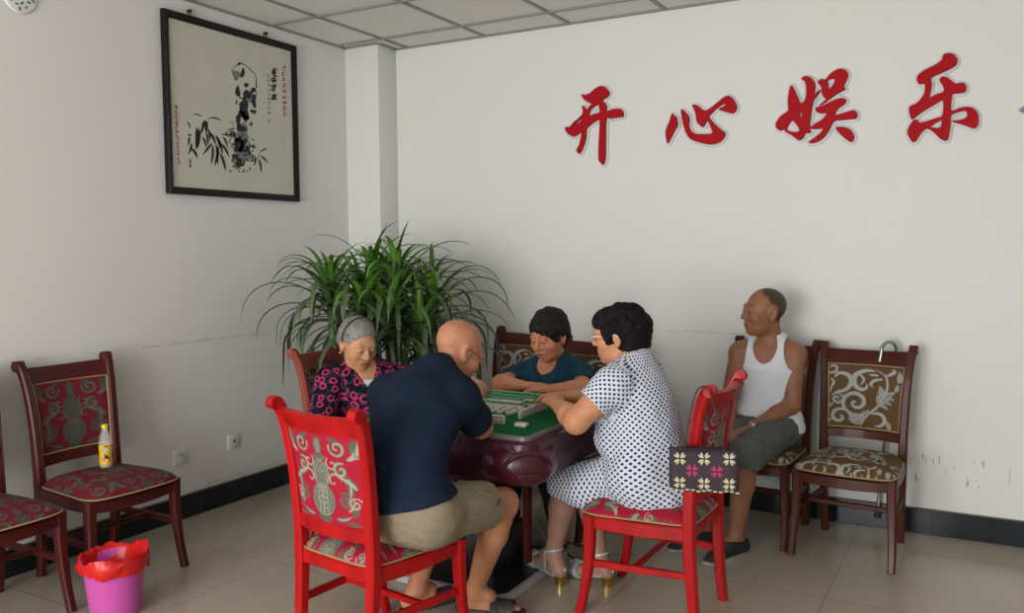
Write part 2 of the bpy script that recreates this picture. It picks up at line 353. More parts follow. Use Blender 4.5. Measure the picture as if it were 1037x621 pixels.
def make_chair(kind, wkind, label, group):
    wm = mahog[wkind]
    root = empty('dining_chair', (0, 0, 0), label, 'chair', 0, group)
    # rear posts (leg and back upright in one piece, rolled ear on top)
    for s in (-1, 1):
        b = MB(); P = POSTC * [s, 1, 1]
        w = np.interp(POSTC[:, 2], [0, .44, .9, 1.0], [.036, .042, .038, .040]); d = np.interp(POSTC[:, 2], [0, .2, .44, .6, .93, 1.0], [.038, .044, .05, .044, .038, .046])
        b.bar(P, w, d, (1, 0, 0))
        e = P[-1]; b.tube([e + [-.020, -.004, -.004], e + [.020, -.004, -.004]], .025, 14)
        for k in (-1, 0, 1): b.bar([post_at(z) * [s, 1, 1] + [k * .011, .021, 0] for z in np.linspace(.52, .955, 10)], .004, .006)
        b.build('rear_post', wm, root)
    for s in (-1, 1):   # sabre front legs
        b = MB(); P = catmull([(s * .228, .252, 0), (s * .226, .232, .08), (s * .221, .214, .20), (s * .217, .208, .32), (s * .216, .210, .425)], 5)
        b.bar(P, np.interp(P[:, 2], [0, .12, .3, .425], [.031, .034, .043, .048]), np.interp(P[:, 2], [0, .12, .3, .425], [.036, .036, .044, .048]))
        b.build('front_leg', wm, root)
    # seat frame: bowed front rail, side rails, back rail
    b = MB()
    P = [(x, .212 + .022 * (1 - (x / .22) ** 2), .398 - .010 * (1 - (x / .22) ** 2)) for x in np.linspace(-.205, .205, 13)]; b.bar(P, .026, .058, (0, 1, 0))
    for s in (-1, 1): b.bar([(s * .214, .19, .398), (s * .212, 0, .392), (s * .196, -.185, .398)], .026, .058, (1, 0, 0))
    b.bar([(-.18, -.20, .398), (.18, -.20, .398)], .026, .058, (0, 1, 0)); b.build('seat_frame', wm, root)
    for s in (-1, 1):
        b = MB(); b.bar([(s * .217, .205, .222), (s * .208, 0, .224), (s * .191, -.205, .226)], .020, .030, (1, 0, 0)); b.build('side_stretcher', wm, root)
    b = MB(); b.bar([(-.205, .02, .226), (.205, .02, .226)], .022, .024, (0, 1, 0)); b.build('cross_stretcher', wm, root)
    # upholstered seat: domed cushion on a rounded trapezoid
    n = 130; u = np.linspace(-1, 1, n)
    Uu, Vv = np.meshgrid(u, u, indexing='ij')
    r = np.maximum(np.abs(Uu), np.abs(Vv)); p = 7.
    k = r / (np.maximum((np.abs(Uu) ** p + np.abs(Vv) ** p) ** (1 / p), 1e-6)); k[r == 0] = 1
    X = Uu * k; Y = Vv * k
    hw = .198 + (.240 - .198) * (Y + 1) / 2
    PX = X * hw; PY = Y * .232 + .016 + .022 * (1 - X ** 2) * (Y > 0) * Y
    rr = np.clip((np.abs(X) ** p + np.abs(Y) ** p) ** (1 / p), 0, 1)
    PZ = .428 + .060 * (1 - rr ** 6) ** .6 * (.72 + .28 * (1 - rr ** 2))
    cc = fabric_cols(kind, PX * 1.25 + .05, PY * 1.25 - .03, 1.0001).reshape(-1, 3)
    b = MB(); V = np.c_[PX.ravel(), PY.ravel(), PZ.ravel()]
    F = [(i * n + j, (i + 1) * n + j, (i + 1) * n + j + 1, i * n + j + 1) for i in range(n - 1) for j in range(n - 1)]
    b.add(V, F, 0, cc)
    edge = [(i, 0) for i in range(n)] + [(n - 1, j) for j in range(1, n)] + [(i, n - 1) for i in range(n - 2, -1, -1)] + [(0, j) for j in range(n - 2, 0, -1)]
    ev = [V[i * n + j] for i, j in edge]; b.add([(*q[:2], .415) for q in ev], [tuple(range(len(ev)))], 0, tuple(FAB[kind][0]))
    seat = b.build('seat', fabm, root, color=True, smooth=60)
    b = MB(); ring = np.array(ev + ev[:1]); cen = ring.mean(0); ring = cen + (ring - cen) * [1.008, 1.008, 1]; ring[:, 2] = .431; b.tube(ring, .0036, 6, cap=False); b.build('seat_braid', braid, seat)
    # back: crest rail, lower rail, padded panel (fabric both sides)
    def rail(z0, z1, th, name, crown=0.):
        b = MB(); rings = []
        for x in np.linspace(-1, 1, 17):
            q0, q1 = post_at(z0), post_at(z1); h = q0[0] - .012; h1 = q1[0] - .012
            y0, y1 = q0[1] + backcurve(x, 1), q1[1] + backcurve(x, 1); zz = z1 + crown * (1 - x * x)
            rings.append([(x * h, y0 - th, z0), (x * h, y0 + th, z0), (x * h1, y1 + th, zz - .008), (x * h1, y1 + th * .3, zz), (x * h1, y1 - th * .3, zz), (x * h1, y1 - th, zz - .008)])
        b.loft(rings); return b.build(name, wm, root)
    rail(.898, .972, .015, 'crest_rail', -.006); rail(.515, .565, .013, 'lower_rail')
    n1, n2 = 120, 120; S, T = np.meshgrid(np.linspace(-1, 1, n1), np.linspace(0, 1, n2), indexing='ij')
    ZZ = .563 + (.900 - .563) * T; hx = np.interp(ZZ.ravel(), POSTC[:, 2], POSTC[:, 0]).reshape(ZZ.shape) - .016; yb = np.interp(ZZ.ravel(), POSTC[:, 2], POSTC[:, 1]).reshape(ZZ.shape) + backcurve(S, 1)
    pad = .010 * (1 - S ** 8) * (1 - (2 * T - 1) ** 8)
    cc = fabric_cols(kind, S * .172, (T - .5) * .355).reshape(-1, 3)
    b = MB()
    for sg in (1, -1):
        V = np.c_[(S * hx).ravel(), (yb + sg * (.006 + pad * (1 if sg > 0 else .6))).ravel(), ZZ.ravel()]
        b.add(V, [(i * n2 + j, (i + 1) * n2 + j, (i + 1) * n2 + j + 1, i * n2 + j + 1)[::sg] for i in range(n1 - 1) for j in range(n2 - 1)], 0, cc)
    panel = b.build('back_panel', fabm, root, color=True, smooth=60)
    b = MB(); loop = []
    for s_, t_ in [(x, 0) for x in np.linspace(-1, 1, 10)] + [(1, t) for t in np.linspace(0, 1, 10)[1:]] + [(x, 1) for x in np.linspace(1, -1, 10)[1:]] + [(-1, t) for t in np.linspace(1, 0, 10)[1:]]:
        z = .569 + (.894 - .569) * t_; q = post_at(z); loop.append((s_ * (q[0] - .022), q[1] + backcurve(s_, 1) + .009, z))
    b.tube(loop, .0034, 6, cap=False); b.build('panel_braid', braid, panel)
    return root
def put(o, x, y, deg): o.location = (x, y, 0); o.rotation_euler = (0, 0, math.radians(deg)); return o
G_R, G_G = 'dining chairs with red damask upholstery', 'dining chairs with brown and silver scroll upholstery'
put(make_chair('red', 'bright', 'bright red wooden chair under the man in the navy shirt, seen from behind', G_R), 1.968, -2.415, -9).scale = (1, 1, .978)
proto_red = bpy.data.objects['dining_chair']
def chair_copy(src, label, group, x, y, deg):
    c = copy_tree(src); c['label'] = label; c['group'] = group; c.scale = (1, 1, 1); return put(c, x, y, deg)
chair_copy(proto_red, 'bright red wooden chair under the woman in the dotted dress, handbag on its back', G_R, 2.742, -1.532, 89.5).scale = (1, 1, .985)
dk = put(make_chair('shaded_red', 'dark', 'dark mahogany chair by the left wall with a yellow drink bottle on its seat', G_R), .355, -2.396, -91.5)
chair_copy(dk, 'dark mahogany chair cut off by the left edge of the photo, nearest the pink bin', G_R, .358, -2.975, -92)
gd = put(make_chair('gold', 'brown', 'empty dark wooden chair against the wall with a walking cane hooked over it', G_G), 3.368, -.423, 175.3)
chair_copy(gd, 'dark wooden chair under the man in the white tank top', G_G, 2.882, -.347, 173)
chair_copy(gd, 'dark wooden chair under the woman in the teal blouse behind the table', G_G, 1.945, -.70, 170)
chair_copy(gd, 'dark wooden chair against the wall right of the plant, its left back post in view', G_G, 1.30, -.41, 166)
put(make_chair('gold', 'pink', 'faded reddish wooden chair under the grey-haired woman by the plant', G_G), 1.105, -1.416, -83)

# ------------------------------------------------------------------ mahjong table
TX, TY = 1.93, -1.54
plum = mat('plum_plastic', (.055, .006, .014), rough=.28, spec=.45, coat=.3)
plum2 = mat('embossed_plum_plastic', (.050, .008, .022), rough=.34, spec=.35, coat=.15)
vo = plum2.node_tree.nodes.new('ShaderNodeTexVoronoi'); vo.inputs['Scale'].default_value = 55
t_ = [n for n in plum2.node_tree.nodes if n.type == 'TEX_COORD'][0]; plum2.node_tree.links.new(t_.outputs['Object'], vo.inputs['Vector'])
bp = plum2.node_tree.nodes.new('ShaderNodeBump'); bp.inputs['Strength'].default_value = .5; bp.inputs['Distance'].default_value = .003
plum2.node_tree.links.new(vo.outputs['Distance'], bp.inputs['Height']); plum2.node_tree.links.new(bp.outputs[0], plum2.node_tree.nodes['Principled BSDF'].inputs['Normal'])
greyp = mat('grey_rim_plastic', (.12, .115, .105), rough=.35, spec=.5)
felt_m = mat('green_felt', (.010, .135, .045), rough=.95, spec=.1, bump=.5, bscale=500, vary=.1, vscale=30)
blackp = mat('black_base', (.012, .012, .013), rough=.35)
silver = mat('silver_trim', (.60, .61, .63), rough=.35, metal=.35)
mt = empty('mahjong_table', (TX, TY, 0), 'automatic mahjong table with green felt top and plum plastic sides', 'table')
def rsq(h, r, z, n=8, bulge=0.):
    P = []
    for cx, cy, a0 in ((1, 1, 0), (-1, 1, 90), (-1, -1, 180), (1, -1, 270)):
        for k in range(n + 1):
            a = math.radians(a0 + 90 * k / n); P.append((cx * (h - r) + r * math.cos(a), cy * (h - r) + r * math.sin(a), z))
    return P
b = MB(); b.loft([rsq(.30, .06, .535), rsq(.39, .09, .540), rsq(.450, .10, .575), rsq(.478, .10, .64), rsq(.484, .085, .70), rsq(.476, .07, .738), rsq(.464, .055, .748), rsq(.40, .05, .748)])
b.build('table_body', plum2, mt)
b = MB(); o1 = rsq(.448, .040, .744); o2 = rsq(.446, .038, .764); o3 = rsq(.438, .035, .768); o4 = rsq(.431, .025, .766); o5 = rsq(.429, .022, .756)
b.loft([o1, o2, o3, o4, o5], cap=False); b.build('table_rim', greyp, mt)
b = MB(); b.loft([rsq(.43, .022, .75), rsq(.43, .022, .760)]); b.build('felt_top', felt_m, mt)
for q, (sx, sy) in enumerate(((1, -1), (1, 1), (-1, 1), (-1, -1))):
    b = MB(); c = np.array([sx * .425, sy * .425, .650]); dg = N((sx, sy, 0)); tn = np.array([-dg[1], dg[0], 0])
    rings = []
    for a in np.linspace(-80, 80, 13):
        ring = []
        for e in np.linspace(-85, 85, 17):
            ca, ce = math.cos(math.radians(a)), math.cos(math.radians(e))
            ring.append(c + dg * (.052 * ca - .030 * (1 - ca) - .165 * (1 - ce)) + tn * (.165 * math.sin(math.radians(e))) + np.array([0, 0, .094 * math.sin(math.radians(a)) * (ce ** .6)]))
        rings.append(ring)
    b.loft(rings, cap=False, closed=False); cap = b.build('corner_cap', plum, mt, smooth=60)
    b = MB()
    for hz, wd, dr, r0 in ((.058, .100, .075, .013), (-.030, .055, .02, .009)):
        P = []
        for a in np.linspace(-1.35, 1.35, 17):
            e = math.asin(wd * math.sin(a) / .165); zz = hz - dr * (1 - math.cos(a)); P.append(c + dg * (.052 * math.sqrt(max(1 - (zz / .094) ** 2, .1)) - .165 * (1 - math.cos(e))) + tn * (wd * math.sin(a)) + np.array([0, 0, zz]))
        b.tube(P, np.linspace(-1, 1, 17) ** 2 * -.005 + r0, 8)
    b.build('grip_arch', plum, cap)
for s in (-1, 1):
    b = MB(); b.bar([(s * .20, .0, .08), (s * .20, 0, .30), (s * .20, 0, .545)], .030, .045, (1, 0, 0)); b.build('column', wood('column_paint', (.10, .012, .012)), mt)
b = MB(); b.box((-.02, -.0, .135), (.26, .30, .20), bev=.02); b.build('pedestal', blackp, mt)
def rrect(x0, x1, y0, y1, r, z, n=6):
    P = []
    for cx, cy, a0 in ((x1 - r, y1 - r, 0), (x0 + r, y1 - r, 90), (x0 + r, y0 + r, 180), (x1 - r, y0 + r, 270)):
        for k in range(n + 1): a = math.radians(a0 + 90 * k / n); P.append((cx + r * math.cos(a), cy + r * math.sin(a), z))
    return P
b = MB(); X0, X1, Y0, Y1 = -.34, .262, -.315, .33
b.loft([rrect(X0, X1, Y0, Y1, .06, .004), rrect(X0, X1, Y0, Y1, .06, .034), rrect(X0 + .012, X1 - .012, Y0 + .012, Y1 - .012, .055, .038)]); bp_ = b.build('base_plate', silver, mt)
b = MB(); b.loft([rrect(X0 + .018, X1 - .018, Y0 + .018, Y1 - .018, .05, .036), rrect(X0 + .02, X1 - .02, Y0 + .02, Y1 - .02, .05, .0405)]); b.build('foot_mat', blackp, bp_)

# ------------------------------------------------------------------ mahjong tiles
tw, th, td = .0262, .037, .0205
ivory = mat('tile_ivory', (.74, .71, .62), rough=.3, spec=.5); tgreen = mat('tile_green_back', (.02, .30, .09), rough=.3); ink_r = mat('tile_red_mark', (.45, .03, .03), rough=.5); ink_g = mat('tile_green_mark', (.03, .16, .08), rough=.5); ink_b = mat('tile_blue_mark', (.04, .06, .16), rough=.5)
def tile_mesh(kind):
    """face on +z, long side along y, green back underneath"""
    b = MB(); b.box((0, 0, td * .16), (tw, th, td * .68), bev=.0022, m=0); b.box((0, 0, -td * .34), (tw, th, td * .34), bev=.0022, m=1)
    z = td * .5 + .0003; rnd = random.Random(kind)
    def dot(x, y, r, m): b.add([(x + r * math.cos(a), y + r * math.sin(a), z) for a in np.linspace(0, 2 * math.pi, 9)[:-1]], [tuple(range(8))], m)
    def stick(x, y, L, w, m): b.add([(x - w, y - L, z), (x + w, y - L, z), (x + w, y + L, z), (x - w, y + L, z)], [(0, 1, 2, 3)], m)
    if kind == 0:      # character tile: upper numeral strokes, red lower character
        for q in range(3): b.add([(-.006, .004 + .004 * q, z), (.006, .0045 + .004 * q, z), (.006, .0055 + .004 * q, z), (-.006, .005 + .004 * q, z)], [(0, 1, 2, 3)], 4)
        stick(0, -.008, .006, .0012, 2); stick(-.004, -.009, .004, .001, 2); stick(.004, -.009, .004, .001, 2); b.add([(-.007, -.006, z), (.007, -.006, z), (.007, -.0045, z), (-.007, -.0045, z)], [(0, 1, 2, 3)], 2)
    elif kind == 1:
        for x in (-.006, 0, .006):
            for y in (-.008, .008): stick(x, y, .0055, .0015, 3)
    elif kind == 2:
        for x in (-.0055, .0055):
            for y, m in ((-.010, 2), (0, 2), (.010, 4)): dot(x, y, .0038, m)
    else:
        dot(0, .007, .0055, 2); dot(0, -.007, .0055, 4)
    me_o = b.build('mahjong_tile', [ivory, tgreen, ink_r, ink_g, ink_b]); me = me_o.data; bpy.data.objects.remove(me_o); return me
TILES = [tile_mesh(k) for k in range(4)]
ORD = ['first', 'second', 'third', 'fourth', 'fifth', 'sixth', 'seventh', 'eighth', 'ninth', 'tenth', 'eleventh', 'twelfth', 'thirteenth', 'fourteenth']
def tile(x, y, z, R, k, label, group):
    o = bpy.data.objects.new('mahjong_tile', TILES[k % 4]); COL.objects.link(o); o.location = (x, y, z); o.rotation_euler = R; tag(o, label, 'mahjong tile', group); return o
FZ = .760; rt = random.Random(5)
H90 = math.pi / 2
for k in range(12):   # standing before the man in navy, faces to -y
    tile(2.138 - k * (tw + .0006) - (.003 if k else 0), -1.775, FZ + th / 2, (H90, 0, 0), k + rt.randint(0, 1), f'{ORD[k]} standing tile from the corner end of the row facing the man in navy', 'standing row before the man in the navy shirt')
for k in range(11):   # before the woman in the dotted dress, faces to +x
    tile(2.150 - .0012 * k, -1.640 + k * (tw + .0006), FZ + th / 2, (H90, 0, H90 + .03), rt.randint(0, 3), f'{ORD[k]} standing tile from the near end of the row facing the dotted-dress woman', 'standing row before the woman in the dotted dress')
for k in range(11):   # before the woman in teal, backs to us
    tile(1.775 + k * (tw + .0006), -1.225 + .0006 * k, FZ + th / 2, (H90, 0, math.pi), rt.randint(0, 3), f'{ORD[k]} standing tile from the left of the row facing the teal-blouse woman', 'standing row before the woman in the teal blouse')
for k in range(7):    # before the grey-haired woman
    tile(1.735, -1.62 + k * (tw + .0006), FZ + th / 2, (H90, 0, -H90), rt.randint(0, 3), f'{ORD[k]} standing tile from the near end of the row facing the grey-haired woman', 'standing row before the grey-haired woman')
for row, (yy, x0, n) in enumerate(((-1.335, 1.83, 9), (-1.405, 1.81, 9))):   # two-high walls, green backs up
    for k in range(n):
        for lv in range(2):
            tile(x0 + k * (tw + .0005), yy, FZ + td / 2 + lv * (td + .0003), (math.pi, 0, 0), 0, f'{ORD[k]} {"upper" if lv else "lower"} face-down tile from the left in the {"nearer" if row else "farther"} two-high wall', 'two-high walls of face-down tiles')
for k in range(15):   # loose discards in the middle
    cx = 1.885 + (k % 5) * .047 + rt.uniform(-.005, .005); cy = -1.49 - (k // 5) * .052 + rt.uniform(-.005, .005)
    tile(cx, cy, FZ + td / 2, (0, 0, rt.uniform(-.5, .5)), rt.randint(0, 3), f'{ORD[k % 5]} loose face-up discard from the left in the {("far", "middle", "near")[k // 5]} line', 'face-up discards in the middle of the felt')
for k in range(2):
    tile(2.232 + k * (tw + .0006), -1.802, FZ + td / 2, (0, 0, .05), 3 - k, f'{("left", "right")[k]} tile of the pair lying apart near the table corner', 'pair of tiles near the table corner')
# ------------------------------------------------------------------ people: one smooth implicit surface per body or garment
def cone(a, b, ra, rb, k=.02, flat=None, fs=1., clip=None, sub=False):
    return dict(t='c', a=np.array(a, float), b=np.array(b, float), ra=ra, rb=rb, k=k, flat=None if flat is None else N(flat), fs=fs, clip=clip or [], sub=sub)
def ell(c, r, k=.02, B=None, clip=None, sub=False):
    return dict(t='e', a=np.array(c, float), r=np.array(r, float), B=np.eye(3) if B is None else np.array(B, float), k=k, clip=clip or [], sub=sub)
def inflate(ps, off, k=None):
    out = []
    for p in ps:
        q = dict(p)
        if p['t'] == 'c': q['ra'] = p['ra'] + off; q['rb'] = p['rb'] + off
        else: q['r'] = p['r'] + off
        if k is not None: q['k'] = k
        out.append(q)
    return out
class Field:
    def __init__(s, prims, h, pad=.03):
        lo = np.min([np.minimum(p['a'], p.get('b', p['a'])) - s.rad(p) for p in prims if not p['sub']], axis=0) - pad
        hi = np.max([np.maximum(p['a'], p.get('b', p['a'])) + s.rad(p) for p in prims if not p['sub']], axis=0) + pad
        s.h = h; s.lo = lo; s.n = np.ceil((hi - lo) / h).astype(int) + 1
        s.ax = [(lo[i] + h * np.arange(s.n[i])).astype(np.float32) for i in range(3)]
        s.D = np.full(s.n, .2, np.float32)
        for p in prims: s.add(p)
    def rad(s, p): return max(p['ra'], p['rb']) if p['t'] == 'c' else float(max(p['r']))
    def sl(s, lo, hi):
        i0 = np.maximum(np.floor((lo - s.lo) / s.h).astype(int), 0); i1 = np.minimum(np.ceil((hi - s.lo) / s.h).astype(int) + 1, s.n)
        if np.any(i1 <= i0): return None, None
        S = tuple(slice(a, b) for a, b in zip(i0, i1))
        X = s.ax[0][S[0]][:, None, None]; Y = s.ax[1][S[1]][None, :, None]; Z = s.ax[2][S[2]][None, None, :]
        return S, (X, Y, Z)
    def dist(s, p, G):
        X, Y, Z = G
        if p['t'] == 'c':
            a, b = p['a'], p['b']; ab = b - a; L2 = max(ab @ ab, 1e-9)
            x, y, z = X - np.float32(a[0]), Y - np.float32(a[1]), Z - np.float32(a[2])
            t = np.clip((x * np.float32(ab[0] / L2) + y * np.float32(ab[1] / L2) + z * np.float32(ab[2] / L2)), 0, 1)
            qx, qy, qz = x - t * np.float32(ab[0]), y - t * np.float32(ab[1]), z - t * np.float32(ab[2])
            r2 = qx * qx + qy * qy + qz * qz
            if p['flat'] is not None:
                f = p['flat']; w = qx * np.float32(f[0]) + qy * np.float32(f[1]) + qz * np.float32(f[2])
                r2 = r2 + w * w * np.float32(1 / p['fs'] ** 2 - 1)
            d = (np.sqrt(r2) - (np.float32(p['ra']) + np.float32(p['rb'] - p['ra']) * t)) * np.float32((1 + p['fs']) / 2)
        else:
            c, r, B = p['a'], p['r'], p['B']
            x, y, z = X - np.float32(c[0]), Y - np.float32(c[1]), Z - np.float32(c[2])
            k0 = 0; k1 = 0
            for i in range(3):
                w = x * np.float32(B[i, 0]) + y * np.float32(B[i, 1]) + z * np.float32(B[i, 2]); w = w / np.float32(r[i])
                k0 = k0 + w * w; k1 = k1 + (w / np.float32(r[i])) ** 2
            k0 = np.sqrt(k0); d = k0 * (k0 - 1) / (np.sqrt(k1) + 1e-6)
        for (pt, n) in p['clip']:
            n = N(n); pt = np.array(pt)
            d = np.maximum(d, X * np.float32(n[0]) + Y * np.float32(n[1]) + Z * np.float32(n[2]) - np.float32(n @ pt))
        return d
    def add(s, p):
        R = s.rad(p) + p['k'] + .035
        S, G = s.sl(np.minimum(p['a'], p.get('b', p['a'])) - R, np.maximum(p['a'], p.get('b', p['a'])) + R)
        if S is None: return
        d = s.dist(p, G); k = np.float32(max(p['k'], 1e-4)); A = s.D[S]
        if p['sub']:
            hh = np.clip(.5 - .5 * (A + d) / k, 0, 1); s.D[S] = A * (1 - hh) - d * hh + k * hh * (1 - hh)
        else:
            hh = np.clip(.5 + .5 * (A - d) / k, 0, 1); s.D[S] = A * (1 - hh) + d * hh - k * hh * (1 - hh)
    def grid(s): return s.ax[0][:, None, None], s.ax[1][None, :, None], s.ax[2][None, None, :]
    def cut(s, pt, n):
        X, Y, Z = s.grid(); n = N(n).astype(np.float32)
        s.D = np.maximum(s.D, X * n[0] + Y * n[1] + Z * n[2] - np.float32(n @ np.array(pt)))
    def noise(s, amp, fr, seed=0, aniso=(1, 1, 1)):
        X, Y, Z = s.grid(); r = np.random.RandomState(seed); acc = 0
        for q in range(5):
            w = r.normal(size=3) * fr * (1 + .5 * q) * np.array(aniso); ph = r.uniform(0, 6.28)
            w2 = r.normal(size=3) * fr * .6
            acc = acc + np.sin(X * np.float32(w[0]) + Y * np.float32(w[1]) + Z * np.float32(w[2]) + np.float32(ph) + 1.2 * np.sin(X * np.float32(w2[0]) + Y * np.float32(w2[1]) + Z * np.float32(w2[2]))) / (1 + .6 * q)
        s.D = s.D + (amp * acc / 2).astype(np.float32)
    def mesh(s):
        D = s.D; n = np.array(D.shape); S = D < 0
        c = np.zeros(n - 1, np.int8)
        for i in (0, 1):
            for j in (0, 1):
                for k in (0, 1): c += S[i:n[0] - 1 + i, j:n[1] - 1 + j, k:n[2] - 1 + k]
        act = np.argwhere((c > 0) & (c < 8)); ids = np.full(n - 1, -1, np.int32); ids[tuple(act.T)] = np.arange(len(act))
        pos = np.zeros((len(act), 3)); cnt = np.zeros(len(act))
        cor = [(i, j, k) for i in (0, 1) for j in (0, 1) for k in (0, 1)]
        vals = {q: D[act[:, 0] + q[0], act[:, 1] + q[1], act[:, 2] + q[2]] for q in cor}
        for q in cor:
            for axx in range(3):
                if q[axx]: continue
                e = list(q); e[axx] = 1; a, b2 = vals[q], vals[tuple(e)]; m = (a < 0) != (b2 < 0)
                t = np.where(m, a / np.where(m, a - b2, 1), 0)
                P = np.array(q, float)[None] + np.zeros((len(act), 3)); P[:, axx] += t
                pos += P * m[:, None]; cnt += m
        V = s.lo + s.h * (act + pos / cnt[:, None])
        F = []
        for axx in range(3):
            o1, o2 = [(1, 2), (2, 0), (0, 1)][axx]
            A = np.take(S, range(0, n[axx] - 1), axis=axx); Bm = np.take(S, range(1, n[axx]), axis=axx)
            e = np.argwhere(A != Bm); e = e[(e[:, o1] > 0) & (e[:, o2] > 0) & (e[:, o1] < n[o1] - 1) & (e[:, o2] < n[o2] - 1)]
            def at(d1, d2):
                q = e.copy(); q[:, o1] += d1; q[:, o2] += d2; return ids[tuple(q.T)]
            qd = np.c_[at(-1, -1), at(0, -1), at(0, 0), at(-1, 0)]; inside = S[tuple(e.T)]
            F.append(np.where(inside[:, None], qd, qd[:, ::-1]))
        F = np.concatenate(F); F = F[(F >= 0).all(1)]
        # two rounds of light smoothing
        for lam in (.5, -.2, .5):
            acc = np.zeros_like(V); cn = np.zeros(len(V))
            for a, b2 in ((0, 1), (1, 2), (2, 3), (3, 0)):
                for i in range(3): acc[:, i] += np.bincount(F[:, a], V[F[:, b2], i], len(V)) + np.bincount(F[:, b2], V[F[:, a], i], len(V))
                cn += np.bincount(F[:, a], minlength=len(V)) + np.bincount(F[:, b2], minlength=len(V))
            V = V + lam * (acc / np.maximum(cn, 1)[:, None] - V)
        return V, F
def sdf_obj(name, prims, h, m, parent, cuts=(), noise=None, colf=None, uvf=None, keep=None, post=None):
    fd = Field(prims, h)
    if noise:
        for nn in noise: fd.noise(*nn)
    if post: post(fd)
    for c in cuts: fd.cut(*c)
    V, F = fd.mesh(); loc = np.array(parent.matrix_basis.translation) if parent else np.zeros(3)
    par = parent
    while par is not None and par.parent: par = par.parent
    loc = np.array(par.location) if par else np.zeros(3)
    me = bpy.data.meshes.new(name); me.vertices.add(len(V)); me.vertices.foreach_set('co', (V - loc).astype(np.float32).ravel())
    me.loops.add(F.size); me.loops.foreach_set('vertex_index', F.astype(np.int32).ravel()); me.polygons.add(len(F))
    me.polygons.foreach_set('loop_start', np.arange(0, F.size, 4, dtype=np.int32)); me.polygons.foreach_set('use_smooth', [True] * len(F))
    me.update(calc_edges=True); me.validate()
    if colf is not None:
        a = me.color_attributes.new('Col', 'FLOAT_COLOR', 'POINT'); c = colf(V); a.data.foreach_set('color', np.c_[c, np.ones(len(c))].astype(np.float32).ravel())
    if uvf is not None:
        a = me.attributes.new('cloth', 'FLOAT_VECTOR', 'POINT'); a.data.foreach_set('vector', uvf(V).astype(np.float32).ravel())
    return link(name, me, m, parent)

def frame(f, up=(0, 0, 1)):
    f = N(f); r = N(np.cross(f, up)); u = np.cross(r, f); return np.array([r, f, u])      # rows: right, forward, up
def hand(w, d, n, side, curl=(.3, .35, .4, .5), scale=1., thumb=.55, pinch=0.):
    """palm, four unequal bent fingers and a thumb; d wrist->knuckles, n palm normal; side +1 right, -1 left"""
    d = N(d); n = N(np.array(n) - d * (np.array(n) @ d)); s = np.cross(d, n) * side; w = np.array(w, float); P = []; sc = scale
    offs = [.031, .0105, -.0105, -.030]; pl = [.088, .092, .088, .080]; fl = [.070, .078, .072, .056]
    P.append(cone(w - d * .01, w + d * .05 * sc, .024 * sc, .030 * sc, .015, n, .62))
    for o, q in zip(offs, pl): P.append(cone(w + (s * o * .5 + d * .02) * sc, w + (s * o + d * q) * sc, .0135 * sc, .0115 * sc, .010))
    for i, (o, q, L) in enumerate(zip(offs, pl, fl)):
        p = w + (s * o + d * q) * sc; c = curl[i]; dirn = N(d + s * o * 2.2); a = 0
        for seg, (ls, r0, r1) in enumerate(((.44, .0098, .0088), (.31, .0088, .0079), (.25, .0079, .0066))):
            a += c * (1., 1.1, .8)[seg]; v = dirn * math.cos(a) + n * math.sin(a); e = p + v * L * ls * sc
            P.append(cone(p, e, r0 * sc, r1 * sc, .0035)); p = e
    b0 = w + (d * .022 + s * .022 + n * .004) * sc; v1 = N(d * .75 + s * thumb + n * (.35 + pinch)); b1 = b0 + v1 * .044 * sc; v2 = N(d * .9 + s * (.15 - pinch * .4) + n * (.35 + pinch)); b2 = b1 + v2 * .031 * sc; b3 = b2 + N(v2 + n * .2) * .024 * sc
    P += [cone(b0, b1, .0165 * sc, .0125 * sc, .012), cone(b1, b2, .0118 * sc, .0100 * sc, .005), cone(b2, b3, .0100 * sc, .0075 * sc, .004)]
    return P
def foot(ank, toe_dir, L=.24, heel_z=None, ball_z=.022):
    """ankle point, direction of the toes; returns prims and heel/ball/toe points"""
    a = np.array(ank, float); t = N((toe_dir[0], toe_dir[1], 0)); hz = a[2] - .055 if heel_z is None else heel_z
    heel = a - t * .045; heel[2] = hz; ball = a + t * (L * .50); ball[2] = ball_z; toe = a + t * (L * .72); toe[2] = ball_z - .004
    s = np.cross(t, (0, 0, 1))
    P = [cone(a, heel, .036, .030, .02), cone(a + [0, 0, -.01], (ball + a) / 2 + [0, 0, .012], .034, .030, .025), cone(heel, ball, .028, .026, .02), cone(ball - s * .012, toe - s * .014, .024, .018, .015), cone(ball + s * .016, toe - t * .03 + s * .022, .022, .015, .015)]
    for q in range(5): P.append(cone(ball + s * (-.028 + .014 * q) + t * .03, toe + s * (-.026 + .013 * q) - t * (.0 + .007 * q), .0095, .0085 if q else .011, .004))
    return P, heel, ball, toe, t, s
